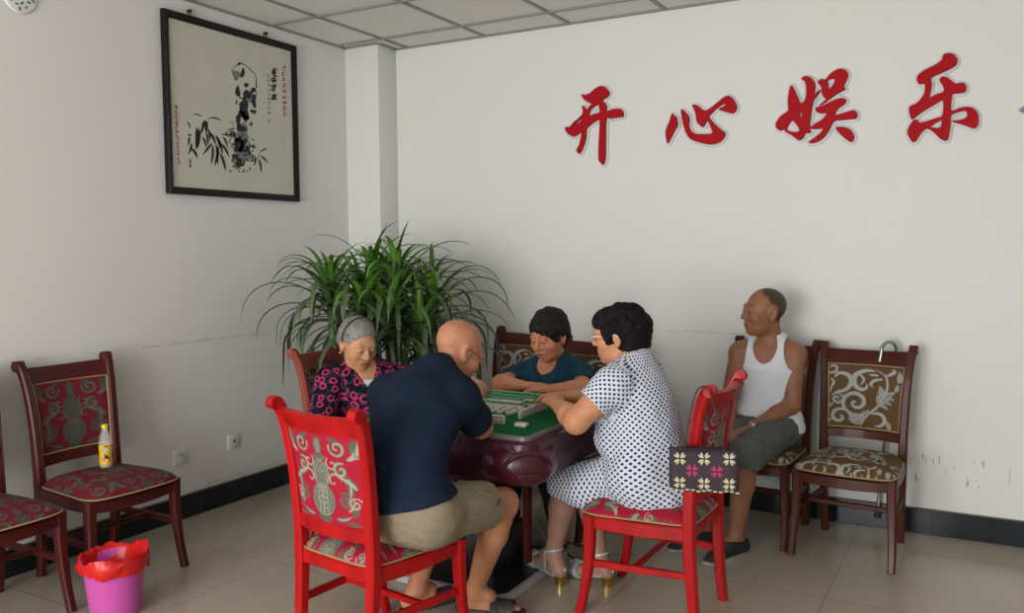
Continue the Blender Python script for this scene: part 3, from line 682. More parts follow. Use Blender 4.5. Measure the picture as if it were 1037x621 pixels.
def head(c, f, up=(0, 0, 1), sc=1., jaw=1., cheek=1., lid=.002, nose=1.):
    B = frame(f, up); c = np.array(c, float)
    def L(x, y, z): return c + (B[0] * x + B[1] * y + B[2] * z) * sc
    def E(x, y, z, r, k=.02, sub=False): return ell(L(x, y, z), np.array(r) * sc, k, B, sub=sub)
    P = [E(0, -.014, .034, (.076, .094, .082), .02), E(0, .030, -.020, (.063 * cheek, .060, .082), .03), E(0, .030, -.072, (.050 * jaw, .052, .042), .03), E(0, .066, -.094, (.022, .018, .018), .02)]
    P += [E(s * .040, .058, -.028, (.026 * cheek, .026, .026), .02) for s in (-1, 1)]
    P += [cone(L(-.036, .078, .026), L(.036, .078, .026), .013 * sc, .013 * sc, .015)]
    P += [E(s * .031, .098, .004, (.018, .014, .011), .012, True) for s in (-1, 1)]
    P += [cone(L(0, .088, .016), L(0, .106 * (1 if nose == 1 else nose), -.024), .0085 * sc, .0125 * sc * nose, .010)] + [E(s * .0125, .094, -.029, (.0085, .010, .0075), .008) for s in (-1, 1)]
    P += [E(s * .031, .079 + lid, .005, (.0155, .0145, .0128), .004) for s in (-1, 1)]
    P += [cone(L(-.030, .091 - .008, .0115), L(-.012 - .008, .088, .0105), .0048 * sc, .0048 * sc, .004), cone(L(.030, .091 - .008, .0115), L(.020, .088, .0105), .0048 * sc, .0048 * sc, .004)]
    P += [E(0, .080, -.060, (.026, .016, .020), .015), cone(L(-.018, .084, -.056), L(.018, .084, -.056), .0065 * sc, .0065 * sc, .005), cone(L(-.015, .083, -.067), L(.015, .083, -.067), .0072 * sc, .0072 * sc, .005)]
    P += [cone(L(-.024, .090, -.0615), L(.024, .090, -.0615), .0022 * sc, .0022 * sc, .003, sub=True)]
    for s in (-1, 1):   # ears
        P += [ell(L(s * .076, -.012, -.004), np.array((.010, .021, .033)) * sc, .008, B), ell(L(s * .083, -.004, .002), np.array((.008, .011, .017)) * sc, .006, B, sub=True), ell(L(s * .075, -.006, -.032), np.array((.008, .010, .012)) * sc, .006, B)]
    def loc(V): return ((V - c) @ B.T) / sc
    return P, L, loc, B
def face_cols(loc, skin, brow, lips, extra=None, browz=.031, eye=True):
    skin = np.array(skin); brow = np.array(brow); lips = np.array(lips)
    def f(V):
        q = loc(V); x, y, z = q[:, 0], q[:, 1], q[:, 2]; C = np.repeat(skin[None], len(V), 0)
        near = (np.abs(x) < .1) & (np.abs(y) < .14) & (np.abs(z) < .14)
        def sm(d, w): return np.clip(.5 - d / w, 0, 1)[:, None] * near[:, None]
        k = sm(np.hypot((np.abs(x) - .030) / 3.6, z - browz - .006 * (1 - ((np.abs(x) - .03) / .02) ** 2)) - .0036, .003) * (y > .05)[:, None]; C = C * (1 - .75 * k) + brow * .75 * k
        k = sm(np.hypot(x / 3.2, (z + .0615)) - .0068, .003) * (y > .06)[:, None]; C = C * (1 - k) + lips * k
        k = sm(np.hypot(x / 6, (z + .0612)) - .0016, .002) * (y > .06)[:, None]; C = C * (1 - .7 * k) + lips * .35 * .7 * k
        if eye:
            k = sm(np.hypot((np.abs(x) - .031) / 3.4, z - .0045) - .0032, .0025) * (y > .06)[:, None]; C = C * (1 - .85 * k) + np.array([.03, .018, .014]) * .85 * k
        # flush of the cheeks, nose and ears
        k = (np.exp(-((np.abs(x) - .042) ** 2 + (z + .03) ** 2) / .0007) * .25 * near)[:, None]; C = C * (1 - k) + k * C * np.array([1.12, .82, .80])
        if extra: C = extra(q, C, near)
        return C
    return f
def skinm(name, c, rough=.5): return mat(name, c, rough=rough, spec=.4, attr='Col', sss=.12, bump=.12, bscale=350, vary=.09, vscale=28)
SK = skinm('skin', (.5, .3, .2))
eye_m = [mat('eye_white', (.62, .58, .54), rough=.2), mat('eye_iris', (.02, .012, .008), rough=.15)]
def eyes(L, loc, B, parent, root, look=(0, 1, -.1)):
    base = np.array(root.location)
    for s in (-1, 1):
        b = MB(); n1 = 12; c = L(s * .031, .0818, .0035) - base
        rings = []
        ax = N(B.T @ N(look)); u = N(np.cross(ax, B[2])); w = np.cross(u, ax)
        for a in np.linspace(.02, math.pi - .02, n1): rings.append([c + .0112 * (ax * math.cos(a) + math.sin(a) * (u * math.cos(t) + w * math.sin(t))) for t in np.linspace(0, 2 * math.pi, 14, endpoint=False)])
        b.loft(rings); o = b.build('eye', eye_m, parent)
        o.data.polygons.foreach_set('material_index', [1 if (np.mean([np.array(o.data.vertices[i].co) for i in p.vertices], axis=0) - c) @ ax > .0112 * .80 else 0 for p in o.data.polygons])
def torso_prims(P, Wp, Ch, Nb, shL, shR, hL, hR, f, rp=.135, rw=.13, rc=.145, fs=.74, rs=.062, neck=.052, hc=None):
    f = N(f); P, Wp, Ch, Nb = map(lambda q: np.array(q, float), (P, Wp, Ch, Nb))
    T = [cone(hL, hR, rp * .82, rp * .82, .05), cone(P, Wp, rp, rw, .05, f, fs), cone(Wp, Ch, rw, rc, .05, f, fs), cone(Ch, (Ch + Nb) / 2, rc, rc * .62, .05, f, fs),
         cone(shL, shR, rs, rs, .05), cone(np.array(shL) * .55 + Nb * .45, Nb, rs * .8, neck * 1.05, .04), cone(np.array(shR) * .55 + Nb * .45, Nb, rs * .8, neck * 1.05, .04)]
    NK = [cone(Nb - (0, 0, .02), hc, neck, neck * .95, .03)]
    return T, NK
def limb(a, b, c, r0, r1, r2, r3, k=.02, bulge=None):
    """upper segment a-b, lower b-c with tapering radii"""
    a, b, c = map(lambda q: np.array(q, float), (a, b, c))
    return [cone(a, b, r0, r1, k)], [cone(b, b + (c - b) * .35, r1, r2, k), cone(b + (c - b) * .35, c, r2, r3, k)]
def uv_axis(segs):
    """cloth coordinates wound round the nearest limb axis: (around, along) in metres"""
    def f(V):
        best = np.full(len(V), 9.); out = np.zeros((len(V), 3))
        for a, b, r, ref in segs:
            a, b = np.array(a, float), np.array(b, float); ab = b - a; L = np.linalg.norm(ab); d = ab / L
            t = np.clip((V - a) @ d, 0, L); q = V - a - t[:, None] * d; dist = np.linalg.norm(q, axis=1) - r; m = dist < best; best[m] = dist[m]
            e1 = N(np.array(ref) - d * (np.array(ref) @ d)); e2 = np.cross(d, e1); ang = np.arctan2(q @ e2, q @ e1)
            out[m, 0] = (ang * r)[m]; out[m, 1] = ((V - a) @ d)[m]
        return out
    return f
def cloth(name, c, rough=.85, **k): return mat(name, c, rough=rough, spec=.15, bump=.25, bscale=900, **k)
def person(loc, label): return empty('person', loc, label, 'person')
H = .004
CAMV = N(CAMP - np.array([2., -1.5, .9]))

# ---- man in the navy shirt, back to us
pE = person((2.10, -2.35, 0), 'bald man in a navy polo shirt and khaki shorts bent over the mahjong table')
hc = np.array([2.092, -2.045, 1.098]); hf = (.36, .80, -.52)
shL, shR, Nb = (1.895, -2.235, .932), (2.190, -2.195, .935), (2.065, -2.165, 1.020)
hL, hR = (2.04, -2.44, .565), (2.21, -2.435, .565)
T, NK = torso_prims((2.11, -2.43, .60), (2.085, -2.39, .74), (2.065, -2.29, .885), Nb, shL, shR, hL, hR, (.05, .8, -.45), .14, .132, .155, .80, .068, .058, hc=hc)
elR, wrR, elL, wrL = (2.180, -2.02, .797), (1.99, -1.885, .803), (1.80, -2.01, .797), (1.93, -1.87, .803)
uR, fR = limb(shR, elR, wrR, .062, .046, .046, .030); uL, fL = limb(shL, elL, wrL, .062, .046, .046, .030)
knR, anR, knL, anL = (2.285, -2.03, .505), (2.105, -1.955, .095), (2.00, -2.03, .505), (1.878, -2.045, .10)
tR, cR = limb(hR, knR, anR, .088, .060, .058, .036); tL, cL = limb(hL, knL, anL, .088, .060, .058, .036)
HP, HL, hloc, HB = head(hc, hf, sc=1.04)
ftR, *fR_ = foot(anR, (.92, .30)); ftL, *fL_ = foot(anL, (.42, .9))
prims = T + NK + uR + fR + uL + fL + tR + cR + tL + cL + ftR + ftL + HP + hand(wrR, (-.95, .2, -.05), (0, .3, -1), 1, (.35, .4, .4, .45)) + hand(wrL, (-.5, .7, -.05), (0, .1, -1), -1, (.35, .4, .4, .45))
skE = (.52, .225, .120)
def stub(q, C, near):
    k = (np.clip((.03 - q[:, 1]) / .03, 0, 1) * np.clip((.02 - q[:, 2]) / .04, 0, 1) * np.clip((q[:, 2] + .075) / .03, 0, 1) * (np.abs(q[:, 0]) < .09) * near * .22)[:, None]
    return C * (1 - k) + k * np.array([.16, .13, .11])
sdf_obj('body', prims, H, SK, pE, colf=face_cols(hloc, skE, (.12, .09, .07), (.36, .13, .10), stub))
navy = cloth('navy_polo_cotton', (.009, .017, .037), vary=.12, vscale=6)
def sleeve(sh, el, r0, r1, frac): 
    sh, el = np.array(sh, float), np.array(el, float); d = el - sh; e = sh + d * frac
    return [cone(sh - d * .1, e + d * .12, r0, r1, .03, clip=[(e, d)])]
g = inflate(T, .017) + sleeve(shR, elR, .070, .072, .80) + sleeve(shL, elL, .074, .074, .80)
g += [cone((2.085, -2.42, .60), (2.075, -2.38, .78), .142, .150, .04, (.05, 1, 0), .84)]
nkd = N(hc - np.array(Nb)); collar = [cone(np.array(Nb) - nkd * .02, np.array(Nb) + nkd * .03, .072, .066, .015, clip=[(np.array(Nb) + nkd * .022, nkd)])]
sdf_obj('polo_shirt', g + collar, H, navy, pE, noise=[(.0042, 15, 4, (1, 1, .8)), (.0010, 60, 5)], cuts=[((2.06, -2.4, .588), (.20, .10, -1)), ], colf=None)
khaki = cloth('khaki_cotton', (.265, .215, .15), vary=.10, vscale=9)
def leg_short(h, kn, r0, r1, fr):
    h, kn = np.array(h, float), np.array(kn, float); d = kn - h; e = h + d * fr; return [cone(h, e + d * .1, r0, r1, .03, clip=[(e, d)])]
g = inflate(T[:2], .009) + leg_short(hR, knR, .108, .090, .74) + leg_short(hL, knL, .108, .090, .74)
sh_ = sdf_obj('shorts', g, H, khaki, pE, noise=[(.005, 26, 9), (.0022, 75, 2)], cuts=[((2.1, -2.4, .655), (0, 0, 1))])
b = MB(); b.tube([np.array(hR) * .33 + np.array(knR) * .67 + np.array([.093, -.02, .035]) - np.array(pE.location) + np.array([0, .012 * math.cos(a), .012 * math.sin(a)]) for a in np.linspace(0, 6.28, 14)], .003, 6); b.build('pocket_button', mat('olive_button', (.12, .10, .05), rough=.4), sh_)
slip = mat('dark_rubber', (.035, .037, .036), rough=.6)
def sandal(par, heel, ball, toe, t, s, zsole=.0, col=slip, strap=True, name='sandal'):
    base = np.array(par.location); rings = []
    out = []
    for a in np.linspace(0, 2 * math.pi, 32, endpoint=False):
        y = math.sin(a); x = math.cos(a); Lh = np.linalg.norm((toe - heel)[:2]) / 2 + .042; c = (heel + toe) / 2; wd = .040 + .008 * x
        q = c + t * Lh * x + s * wd * y * (abs(math.sin(a)) ** -.35 if abs(y) > .02 else 1) * .98; out.append(q)
    out = np.array(out); b = MB()
    for z in (0.001, .004, .016, .019): rings.append([(*(q[:2] + (q[:2] - out[:, :2].mean(0)) * (0 if z not in (.001, .019) else -.02)), z) for q in out])
    b.loft([[np.array(p) - base for p in r] for r in rings]); o = b.build(name, col, par)
    if strap:
        b = MB()
        for dx in (-.035, 0.0, .03):
            P = [ball + t * dx + s * (.047 * math.sin(a)) + np.array([0, 0, .050 * max(math.cos(a), 0) - .012]) for a in np.linspace(-1.5, 1.5, 13)]
            b.bar([p - base for p in P], .030, .005, t)
        b.build('strap', col, o)
    return o
sandal(pE, *fR_); sandal(pE, *fL_)
# spectacles
def spectacles(par, L, B, mt_, lens=True, tk=.0019):
    base = np.array(par.location); b = MB()
    for s in (-1, 1):
        b.tube([L(s * .031 + .021 * math.cos(a), .101, .001 + .016 * math.sin(a)) - base for a in np.linspace(0, 2 * math.pi, 22)], .0014, 6)
        b.tube([L(s * .052, .100, .006) - base, L(s * .070, .085, .008) - base, L(s * .0785, .03, .008) - base, L(s * .081, -.006, .010) - base, L(s * .080, -.020, -.006) - base], tk, 6)
    b.tube([L(-.010, .101, .004) - base, L(0, .108, .007) - base, L(.010, .101, .004) - base], .0014, 6)
    o = b.build('spectacles', mt_, par)
    if lens:
        for s in (-1, 1):
            b = MB(); b.loft([[L(s * .031 + .0205 * math.cos(a), yy, .001 + .0155 * math.sin(a)) - base for a in np.linspace(0, 2 * math.pi, 22, endpoint=False)] for yy in (.1, .102)]); b.build('lens', glass_m, o)
    return o
glass_m = mat('clear_lens', (1, 1, 1), rough=.02, trans=1.)
spectacles(pE, HL, HB, mat('grey_wire', (.25, .25, .25), rough=.3, metal=.8)); eyes(HL, hloc, HB, pE, pE, (0, 1, -.5))

# ---- woman in the dotted dress
pF = person((2.62, -1.53, 0), 'dark curly-haired woman in a white dress with blue dots, seen in profile')
hc = np.array([2.560, -1.505, 1.132]); hf = (-.97, -.16, -.10)
shL, shR, Nb = (2.605, -1.690, .945), (2.62, -1.365, .95), (2.640, -1.52, 1.03)
hL, hR = (2.70, -1.625, .57), (2.70, -1.445, .57)
T, NK = torso_prims((2.725, -1.53, .60), (2.69, -1.53, .74), (2.655, -1.53, .88), Nb, shL, shR, hL, hR, (-1, .0, -.1), .155, .150, .150, .86, .066, .052, hc=hc + np.array([.02, 0, -.02]))
T += [ell((2.545, -1.60, .845), (.075, .075, .075), .05), ell((2.545, -1.46, .845), (.075, .075, .075), .05), ell((2.60, -1.53, .70), (.12, .14, .10), .05)]
elL, wrL, elR, wrR = (2.488, -1.785, .805), (2.315, -1.615, .838), (2.46, -1.27, .80), (2.29, -1.42, .835)
uL, fL = limb(shL, elL, wrL, .062, .050, .046, .028); uR, fR = limb(shR, elR, wrR, .062, .050, .046, .028)
knL, anL, knR, anR = (2.325, -1.535, .470), (2.245, -1.505, .135), (2.35, -1.395, .465), (2.435, -1.425, .125)
tL, cL = limb(hL, knL, anL, .092, .064, .057, .034); tR, cR = limb(hR, knR, anR, .092, .064, .057, .034)
HP, HL, hloc, HB = head(hc, hf, sc=1.03, cheek=1.08)
ftL, *fL_ = foot(anL, (-.9, .38), .225, .064, .066); ftR, *fR_ = foot(anR, (-.95, .30), .225, .062, .030)
prims = T + NK + uL + fL + uR + fR + tL + cL + tR + cR + ftL + ftR + HP + hand(wrL, (-.72, .66, .10), (.2, .25, -1), -1, (.2, .3, .35, .4)) + hand(wrR, (-.9, -.25, .05), (0, -.2, -1), 1, (.3, .35, .4, .4))
skF = (.62, .275, .145)
fcF = face_cols(hloc, skF, (.07, .05, .04), (.40, .10, .09))
def nylon_legs(V):      # sheer stockings below the hem
    C = fcF(V); k = (np.clip((.56 - V[:, 2]) / .02, 0, 1) * .8)[:, None]; return C * (1 - k) + k * np.array([.34, .20, .155])
sdf_obj('body', prims, H, SK, pF, colf=nylon_legs)
dm = cloth('dotted_dress_cotton', (.8, .8, .85))
nt = dm.node_tree; p = nt.nodes['Principled BSDF']; at = node(nt, 'ShaderNodeAttribute', attribute_name='cloth')
sp = node(nt, 'ShaderNodeSeparateXYZ'); nt.links.new(at.outputs['Vector'], sp.inputs[0])
def dots(pitch, r, dx=0., dy=0.):
    u = math_n(nt, 'SUBTRACT', math_n(nt, 'FRACT', math_n(nt, 'ADD', math_n(nt, 'DIVIDE', sp.outputs[0], pitch), dx + 50)), .5); v = math_n(nt, 'SUBTRACT', math_n(nt, 'FRACT', math_n(nt, 'ADD', math_n(nt, 'DIVIDE', sp.outputs[1], pitch), dy + 50)), .5)
    return math_n(nt, 'LESS_THAN', math_n(nt, 'SQRT', math_n(nt, 'ADD', math_n(nt, 'MULTIPLY', u, u), math_n(nt, 'MULTIPLY', v, v))), r)
dd = math_n(nt, 'MAXIMUM', dots(.0245, .215), dots(.0245, .215, .5, .5))
nt.links.new(mix_c(nt, dd, (.70, .73, .80), (.028, .05, .14)), p.inputs['Base Color'])
g = inflate(T, .010) + sleeve(shL, elL, .070, .074, .52) + sleeve(shR, elR, .070, .074, .52) + inflate(tL + tR, .014)
g += [cone((2.70, -1.53, .55), (2.34, -1.47, .465), .16, .105, .04, (0, 0, 1), .6), cone((2.45, -1.60, .47), (2.33, -1.53, .455), .085, .080, .04), cone((2.72, -1.53, .53), (2.74, -1.53, .50), .185, .19, .04, (0, 0, 1), .55), cone((2.71, -1.53, .60), (2.71, -1.53, .56), .165, .18, .04)]
nkc = [ell(np.array(Nb) + [-.045, 0, .035], (.085, .080, .055), .01, sub=True)]
sdf_obj('dress', g + nkc, H, dm, pF, noise=[(.003, 24, 3), (.0016, 70, 6)], cuts=[((2.29, -1.5, .420), (-.16, 0, -1)), ((2.262, -1.5, .45), (-1, .15, -.1)), ((2.9, -1.5, .482), (-.0, 0, -1)) if False else ((2.29, -1.5, .40), (-.2, 0, -1))],
        uvf=uv_axis([((2.725, -1.53, .50), (2.66, -1.53, .98), .15, (0, -1, .0)), (shL, elL, .07, (.3, -1, 0)), (shR, elR, .07, (0, -1, 0)), ((2.70, -1.53, .53), (2.32, -1.49, .46), .12, (0, -1, .3))]))
hairF = mat('black_curly_hair', (.006, .005, .005), rough=.75, spec=.2, bump=.9, bscale=120)
def hairprims(L, B, sc, r, clipn, rin=None): return [ell(L(0, -.022, .048), np.array(r) * sc, .02, B, clip=clipn)]
def hp(fd): pass
hb = [ell(HL(0, -.022, .038), np.array((.102, .115, .094)), .03, HB, clip=[(HL(0, .058, .05), HB[1] * 1. - HB[2] * .35)]), ell(HL(0, -.055, -.015), np.array((.092, .078, .080)), .03, HB), ell(HL(0, .045, .075), np.array((.075, .052, .045)), .02, HB)]
rr_ = np.random.RandomState(4)
hb += [cone(HL(s * .074, .040, .030), HL(s * .078, .030, -.020), .020, .012, .015) for s in (-1, 1)] + [ell(HL(0, .070, .060), np.array((.072, .036, .034)), .02, HB), ell(HL(0, -.062, -.050), np.array((.080, .050, .050)), .03, HB)]
for q in range(150):
    v = rr_.normal(size=3); v[2] = abs(v[2]) * .9 - .25; v /= np.linalg.norm(v)
    if v[1] > .55 and v[2] < .55: continue
    if v[1] > .12 and v[2] < .2: continue
    hb.append(ell(HL(v[0] * .094, -.022 + v[1] * .106, .036 + v[2] * .088), np.array([.017, .017, .016]), .008, HB))
hb.append(ell(HL(0, .12, -.01), np.array((.085, .050, .055)), .012, HB, sub=True)); hb += [ell(HL(s * .090, -.004, -.014), np.array((.022, .018, .032)), .008, HB, sub=True) for s in (-1, 1)]
sdf_obj('hair', hb, H, hairF, pF, noise=[(.003, 120, 1)])
spectacles(pF, HL, HB, mat('cream_frame', (.78, .72, .58), rough=.25, spec=.6), tk=.0032); eyes(HL, hloc, HB, pF, pF, (0, 1, -.25))
jade = mat('pale_metallic_leather', (.55, .72, .68), rough=.28, metal=.4, bump=.6, bscale=160); goldm = mat('gold_heel', (.62, .45, .12), rough=.18, metal=1.)
def heel_sandal(par, ank, heel, ball, toe, t, s):
    base = np.array(par.location); b = MB(); rings = []
    bz = ball[2] - .030; path = [(-.040, .046), (.0, .044), (.045, .034 + bz * .4), (.085, .016 + bz), (.125, .010 + bz), (.175, .010 + bz), (.192, .011 + bz)]; wid = [.022, .030, .030, .036, .041, .034, .016]
    for (y, z), w in zip(path, wid):
        c = np.array([heel[0], heel[1], 0]) + t * (y + .028); rings.append([c + s * w + [0, 0, z - .006], c + s * w + [0, 0, z], c - s * w + [0, 0, z], c - s * w + [0, 0, z - .006]])
    b.loft([[q - base for q in r] for r in rings]); o = b.build('sandal', jade, par)
    b = MB(); c = np.array([heel[0], heel[1], 0]) + t * -.002 - base; b.lathe([(.026, .001), (.026, .010), (.027, .025), (.030, .041)], 14, c=c); b.build('block_heel', goldm, o)
    P = [cone(ball + t * .01 - s * .02, toe - s * .012 + t * .0, .030, .026, .02), cone(ball + t * .01 + s * .02, toe + s * .012 - t * .01, .030, .024, .02)]
    sdf_obj('toe_cup', inflate(P, .006), .0035, jade, o, cuts=[(ball - t * .008, -t + np.array([0, 0, .45])), ((0, 0, .008 + bz), (0, 0, -1)), (toe + t * .012, t)])
    b = MB(); a = np.array(ank)
    b.bar([a + t * (.047 * math.cos(q)) + s * (.044 * math.sin(q)) + np.array([0, 0, .012 - .012 * math.cos(q)]) - base for q in np.linspace(0, 2 * math.pi, 20)], .009, .003, (0, 0, 1))
    for sg in (-1, 1): b.bar([heel + s * sg * .030 + t * .07 + [0, 0, -.018] - base, heel + s * sg * .040 + t * .055 + [0, 0, .012] - base, a + s * sg * .045 + t * .012 + [0, 0, .004] - base], .010, .003, t)
    b.bar([heel + s * .033 + t * .01 + [0, 0, -.008] - base, heel - t * .036 + [0, 0, .012] - base, heel - s * .033 + t * .01 + [0, 0, -.008] - base], .010, .003, (0, 0, 1)); b.build('ankle_strap', jade, o)
    b = MB(); c = ball + t * .035 + [0, 0, .036] - base
    for sg in (-1, 1): b.loft([[c + s * sg * x + t * w * .5 + [0, 0, z], c + s * sg * x - t * w * .5 + [0, 0, z], c + s * sg * x - t * w * .5 + [0, 0, z - .006], c + s * sg * x + t * w * .5 + [0, 0, z - .006]] for x, w, z in ((.0, .012, 0), (.012, .024, .003), (.026, .028, -.004))])
    b.build('bow', mat('white_bow', (.7, .72, .68), rough=.3, metal=.3), o)
heel_sandal(pF, anL, *fL_); heel_sandal(pF, anR, *fR_)

# ---- woman in the teal blouse behind the table
pC = person((1.93, -.8, 0), 'short-haired woman in a teal blouse sitting on the far side of the table')
hc = np.array([1.940, -.935, 1.052]); hf = (-.22, -.93, -.30)
shL, shR, Nb = (2.085, -.865, .835), (1.765, -.875, .82), (1.925, -.845, .915)
hL, hR = (2.02, -.78, .57), (1.84, -.78, .57)
T, NK = torso_prims((1.93, -.79, .60), (1.93, -.82, .70), (1.93, -.85, .79), Nb, shL, shR, hL, hR, (0, -1, -.15), .150, .15, .145, .85, .066, .052, hc=hc + np.array([.005, .025, -.03]))
T += [ell((1.87, -.945, .755), (.07, .065, .07), .05), ell((1.99, -.945, .755), (.07, .065, .07), .05)]
elR, wrR, elL, wrL = (1.715, -1.06, .800), (1.875, -1.115, .812), (2.185, -1.05, .803), (2.04, -1.135, .806)
uR, fR = limb(shR, elR, wrR, .058, .046, .042, .027); uL, fL = limb(shL, elL, wrL, .058, .046, .042, .027)
knR, knL, anR, anL = (1.83, -1.19, .485), (2.05, -1.17, .485), (1.80, -1.12, .09), (2.08, -1.10, .09)
tR, cR = limb(hR, knR, anR, .088, .062, .055, .036); tL, cL = limb(hL, knL, anL, .088, .062, .055, .036)
HP, HL, hloc, HB = head(hc, hf, sc=1.06, cheek=1.15, jaw=1.12)
ftR, *fR_ = foot(anR, (-.1, -1)); ftL, *fL_ = foot(anL, (.1, -1))
prims = T + NK + uR + fR + uL + fL + tR + cR + tL + cL + ftR + ftL + HP + hand(wrR, (.97, -.12, .10), (.1, 0, -1), 1, (.12, .15, .2, .25)) + hand(wrL, (-.95, -.10, -.03), (0, 0, -1), -1, (.25, .3, .3, .35))
skC = (.64, .27, .15)
sdf_obj('body', prims, H, SK, pC, colf=face_cols(hloc, skC, (.06, .045, .04), (.33, .11, .09)))
teal = cloth('teal_blouse', (.014, .052, .084), vary=.15, vscale=12)
g = inflate(T, .010) + sleeve(shL, elL, .068, .070, .62) + sleeve(shR, elR, .068, .070, .62)
g += [ell(np.array([Nb[0] - .005, Nb[1] - .085, Nb[2] + .005]), (.062, .075, .078), .008, sub=True)]
tb = sdf_obj('blouse', g, H, teal, pC, noise=[(.004, 26, 11), (.002, 70, 3)], cuts=[((1.9, -.8, .52), (0, 0, -1))])
bd = MB(); rr_ = np.random.RandomState(8)
for q in range(26):
    sx = rr_.choice([-1, 1]); x = 1.925 + sx * rr_.uniform(.04, .085); z = rr_.uniform(.76, .885); y = -.845 - .125 - .02 * (z < .82) + .9 * (z - .80) * (z > .82)
    bd.lathe([(.0002, .0022), (.0022, .001), (.0028, -.001), (.001, -.0025)], 6, c=(x - 1.93, y + .8 - .012, z))
bd.build('bead_trim', mat('dull_gold_bead', (.42, .34, .12), rough=.3, metal=.6), tb)
dark_tr = cloth('dark_trousers', (.018, .018, .022))
g = inflate(tL + tR + cL + cR + T[:1], .014); sdf_obj('trousers', g, .005, dark_tr, pC, noise=[(.003, 35, 7)], cuts=[((0, 0, .13), (0, 0, -1))])
sandal(pC, *fR_, col=slip, name='shoe'); sandal(pC, *fL_, col=slip, name='shoe')
hairC = mat('dark_grey_hair', (.014, .012, .012), rough=.65, spec=.25, bump=.8, bscale=150, vary=.4, vscale=60)
hb = [ell(HL(0, -.018, .045), np.array((.090, .106, .098)) * 1.03, .02, HB, clip=[(HL(0, .070, .044), HB[1] - HB[2] * .75 + HB[0] * .35)]), ell(HL(0, -.05, -.005), np.array((.082, .072, .070)), .03, HB), cone(HL(-.060, .055, .050), HL(.030, .072, .072), .018, .016, .03), ell(HL(-.070, .022, .025), np.array((.020, .034, .045)), .03, HB), ell(HL(.070, .010, .028), np.array((.020, .034, .040)), .03, HB)]
hb += [ell(HL(s * .084, .004, -.014), np.array((.022, .018, .028)), .006, HB, sub=True) for s in (-1, 1)] + [ell(HL(0, .12, .0), np.array((.070, .055, .052)), .010, HB, sub=True)]
sdf_obj('hair', hb, H, hairC, pC, noise=[(.0042, 130, 2, (1, 1, .3)), (.003, 50, 5)]); eyes(HL, hloc, HB, pC, pC, (0, 1, -.6))

# ---- grey-haired woman by the plant
pD = person((1.15, -1.45, 0), 'elderly grey-haired woman in a black blouse with pink rings, beside the plant')
hc = np.array([1.190, -1.568, 1.040]); hf = (.90, -.34, -.42)
shL, shR, Nb = (1.255, -1.365, .842), (1.075, -1.655, .842), (1.155, -1.515, .915)
hL, hR = (1.14, -1.33, .57), (1.10, -1.51, .57)
bf = (.88, -.45, -.1)
T, NK = torso_prims((1.11, -1.42, .60), (1.13, -1.45, .70), (1.15, -1.49, .79), Nb, shL, shR, hL, hR, bf, .15, .15, .145, .85, .066, .052, hc=hc + np.array([-.02, .01, -.03]))
T += [ell((1.255, -1.585, .745), (.07, .07, .07), .05), ell((1.30, -1.47, .745), (.07, .07, .07), .05)]
elL, wrL, elR, wrR = (1.50, -1.300, .82), (1.735, -1.41, .875), (1.12, -1.80, .60), (1.36, -1.66, .60)
uL, fL = limb(shL, elL, wrL, .058, .044, .040, .027); uR, fR = limb(shR, elR, wrR, .058, .044, .040, .027)
knL, knR, anL, anR = (1.52, -1.36, .485), (1.50, -1.60, .485), (1.46, -1.34, .09), (1.42, -1.62, .09)
tL, cL = limb(hL, knL, anL, .085, .060, .053, .036); tR, cR = limb(hR, knR, anR, .085, .060, .053, .036)
HP, HL, hloc, HB = head(hc, hf, sc=1.04, cheek=1.06, jaw=1.05)
ftL, *fL_ = foot(anL, (1, .1)); ftR, *fR_ = foot(anR, (1, -.1))
prims = T + NK + uL + fL + uR + fR + tL + cL + tR + cR + ftL + ftR + HP + hand(wrL, (.93, -.28, -.18), (.0, -.15, -1), -1, (.55, .5, .5, .5), pinch=.4) + hand(wrR, (.8, .5, -.3), (0, 0, -1), 1)
skD = (.60, .30, .165)
def wrinkles(q, C, near):
    k = (np.clip(np.sin(q[:, 2] * 520 + 9 * np.abs(q[:, 0])) - .55, 0, 1) * ((q[:, 2] > .045) & (q[:, 1] > .04)) * near * .35)[:, None]
    k2 = np.clip(.5 - (np.abs(np.abs(q[:, 0]) - .028 - .35 * np.clip(-q[:, 2] - .035, 0, .05)) - .0014) / .002, 0, 1)[:, None] * ((q[:, 2] < -.03) & (q[:, 2] > -.075) & (q[:, 1] > .05))[:, None] * .45
    k = np.maximum(k, k2 * near[:, None]); return C * (1 - k) + k * np.array([.26, .12, .07])
sdf_obj('body', prims, H, SK, pD, colf=face_cols(hloc, skD, (.20, .16, .13), (.33, .12, .09), wrinkles))
rm = cloth('ring_print_blouse', (.01, .01, .02)); nt = rm.node_tree; p = nt.nodes['Principled BSDF']; at = node(nt, 'ShaderNodeAttribute', attribute_name='cloth')
vo = node(nt, 'ShaderNodeTexVoronoi'); vo.inputs['Scale'].default_value = 21; vo.inputs['Randomness'].default_value = .55; vo.voronoi_dimensions = '2D'
nzz = node(nt, 'ShaderNodeTexNoise'); nzz.inputs['Scale'].default_value = 90; nt.links.new(at.outputs['Vector'], nzz.inputs['Vector'])
va = node(nt, 'ShaderNodeVectorMath', operation='MULTIPLY_ADD'); va.inputs[1].default_value = (.010, .010, 0); nt.links.new(nzz.outputs['Color'], va.inputs[0]); nt.links.new(at.outputs['Vector'], va.inputs[2])
nt.links.new(va.outputs[0], vo.inputs['Vector'])
ringf = math_n(nt, 'LESS_THAN', math_n(nt, 'ABSOLUTE', math_n(nt, 'SUBTRACT', vo.outputs['Distance'], .275)), .085)
v2 = node(nt, 'ShaderNodeTexVoronoi'); v2.inputs['Scale'].default_value = 17; v2.voronoi_dimensions = '2D'; v2.inputs['Randomness'].default_value = .8
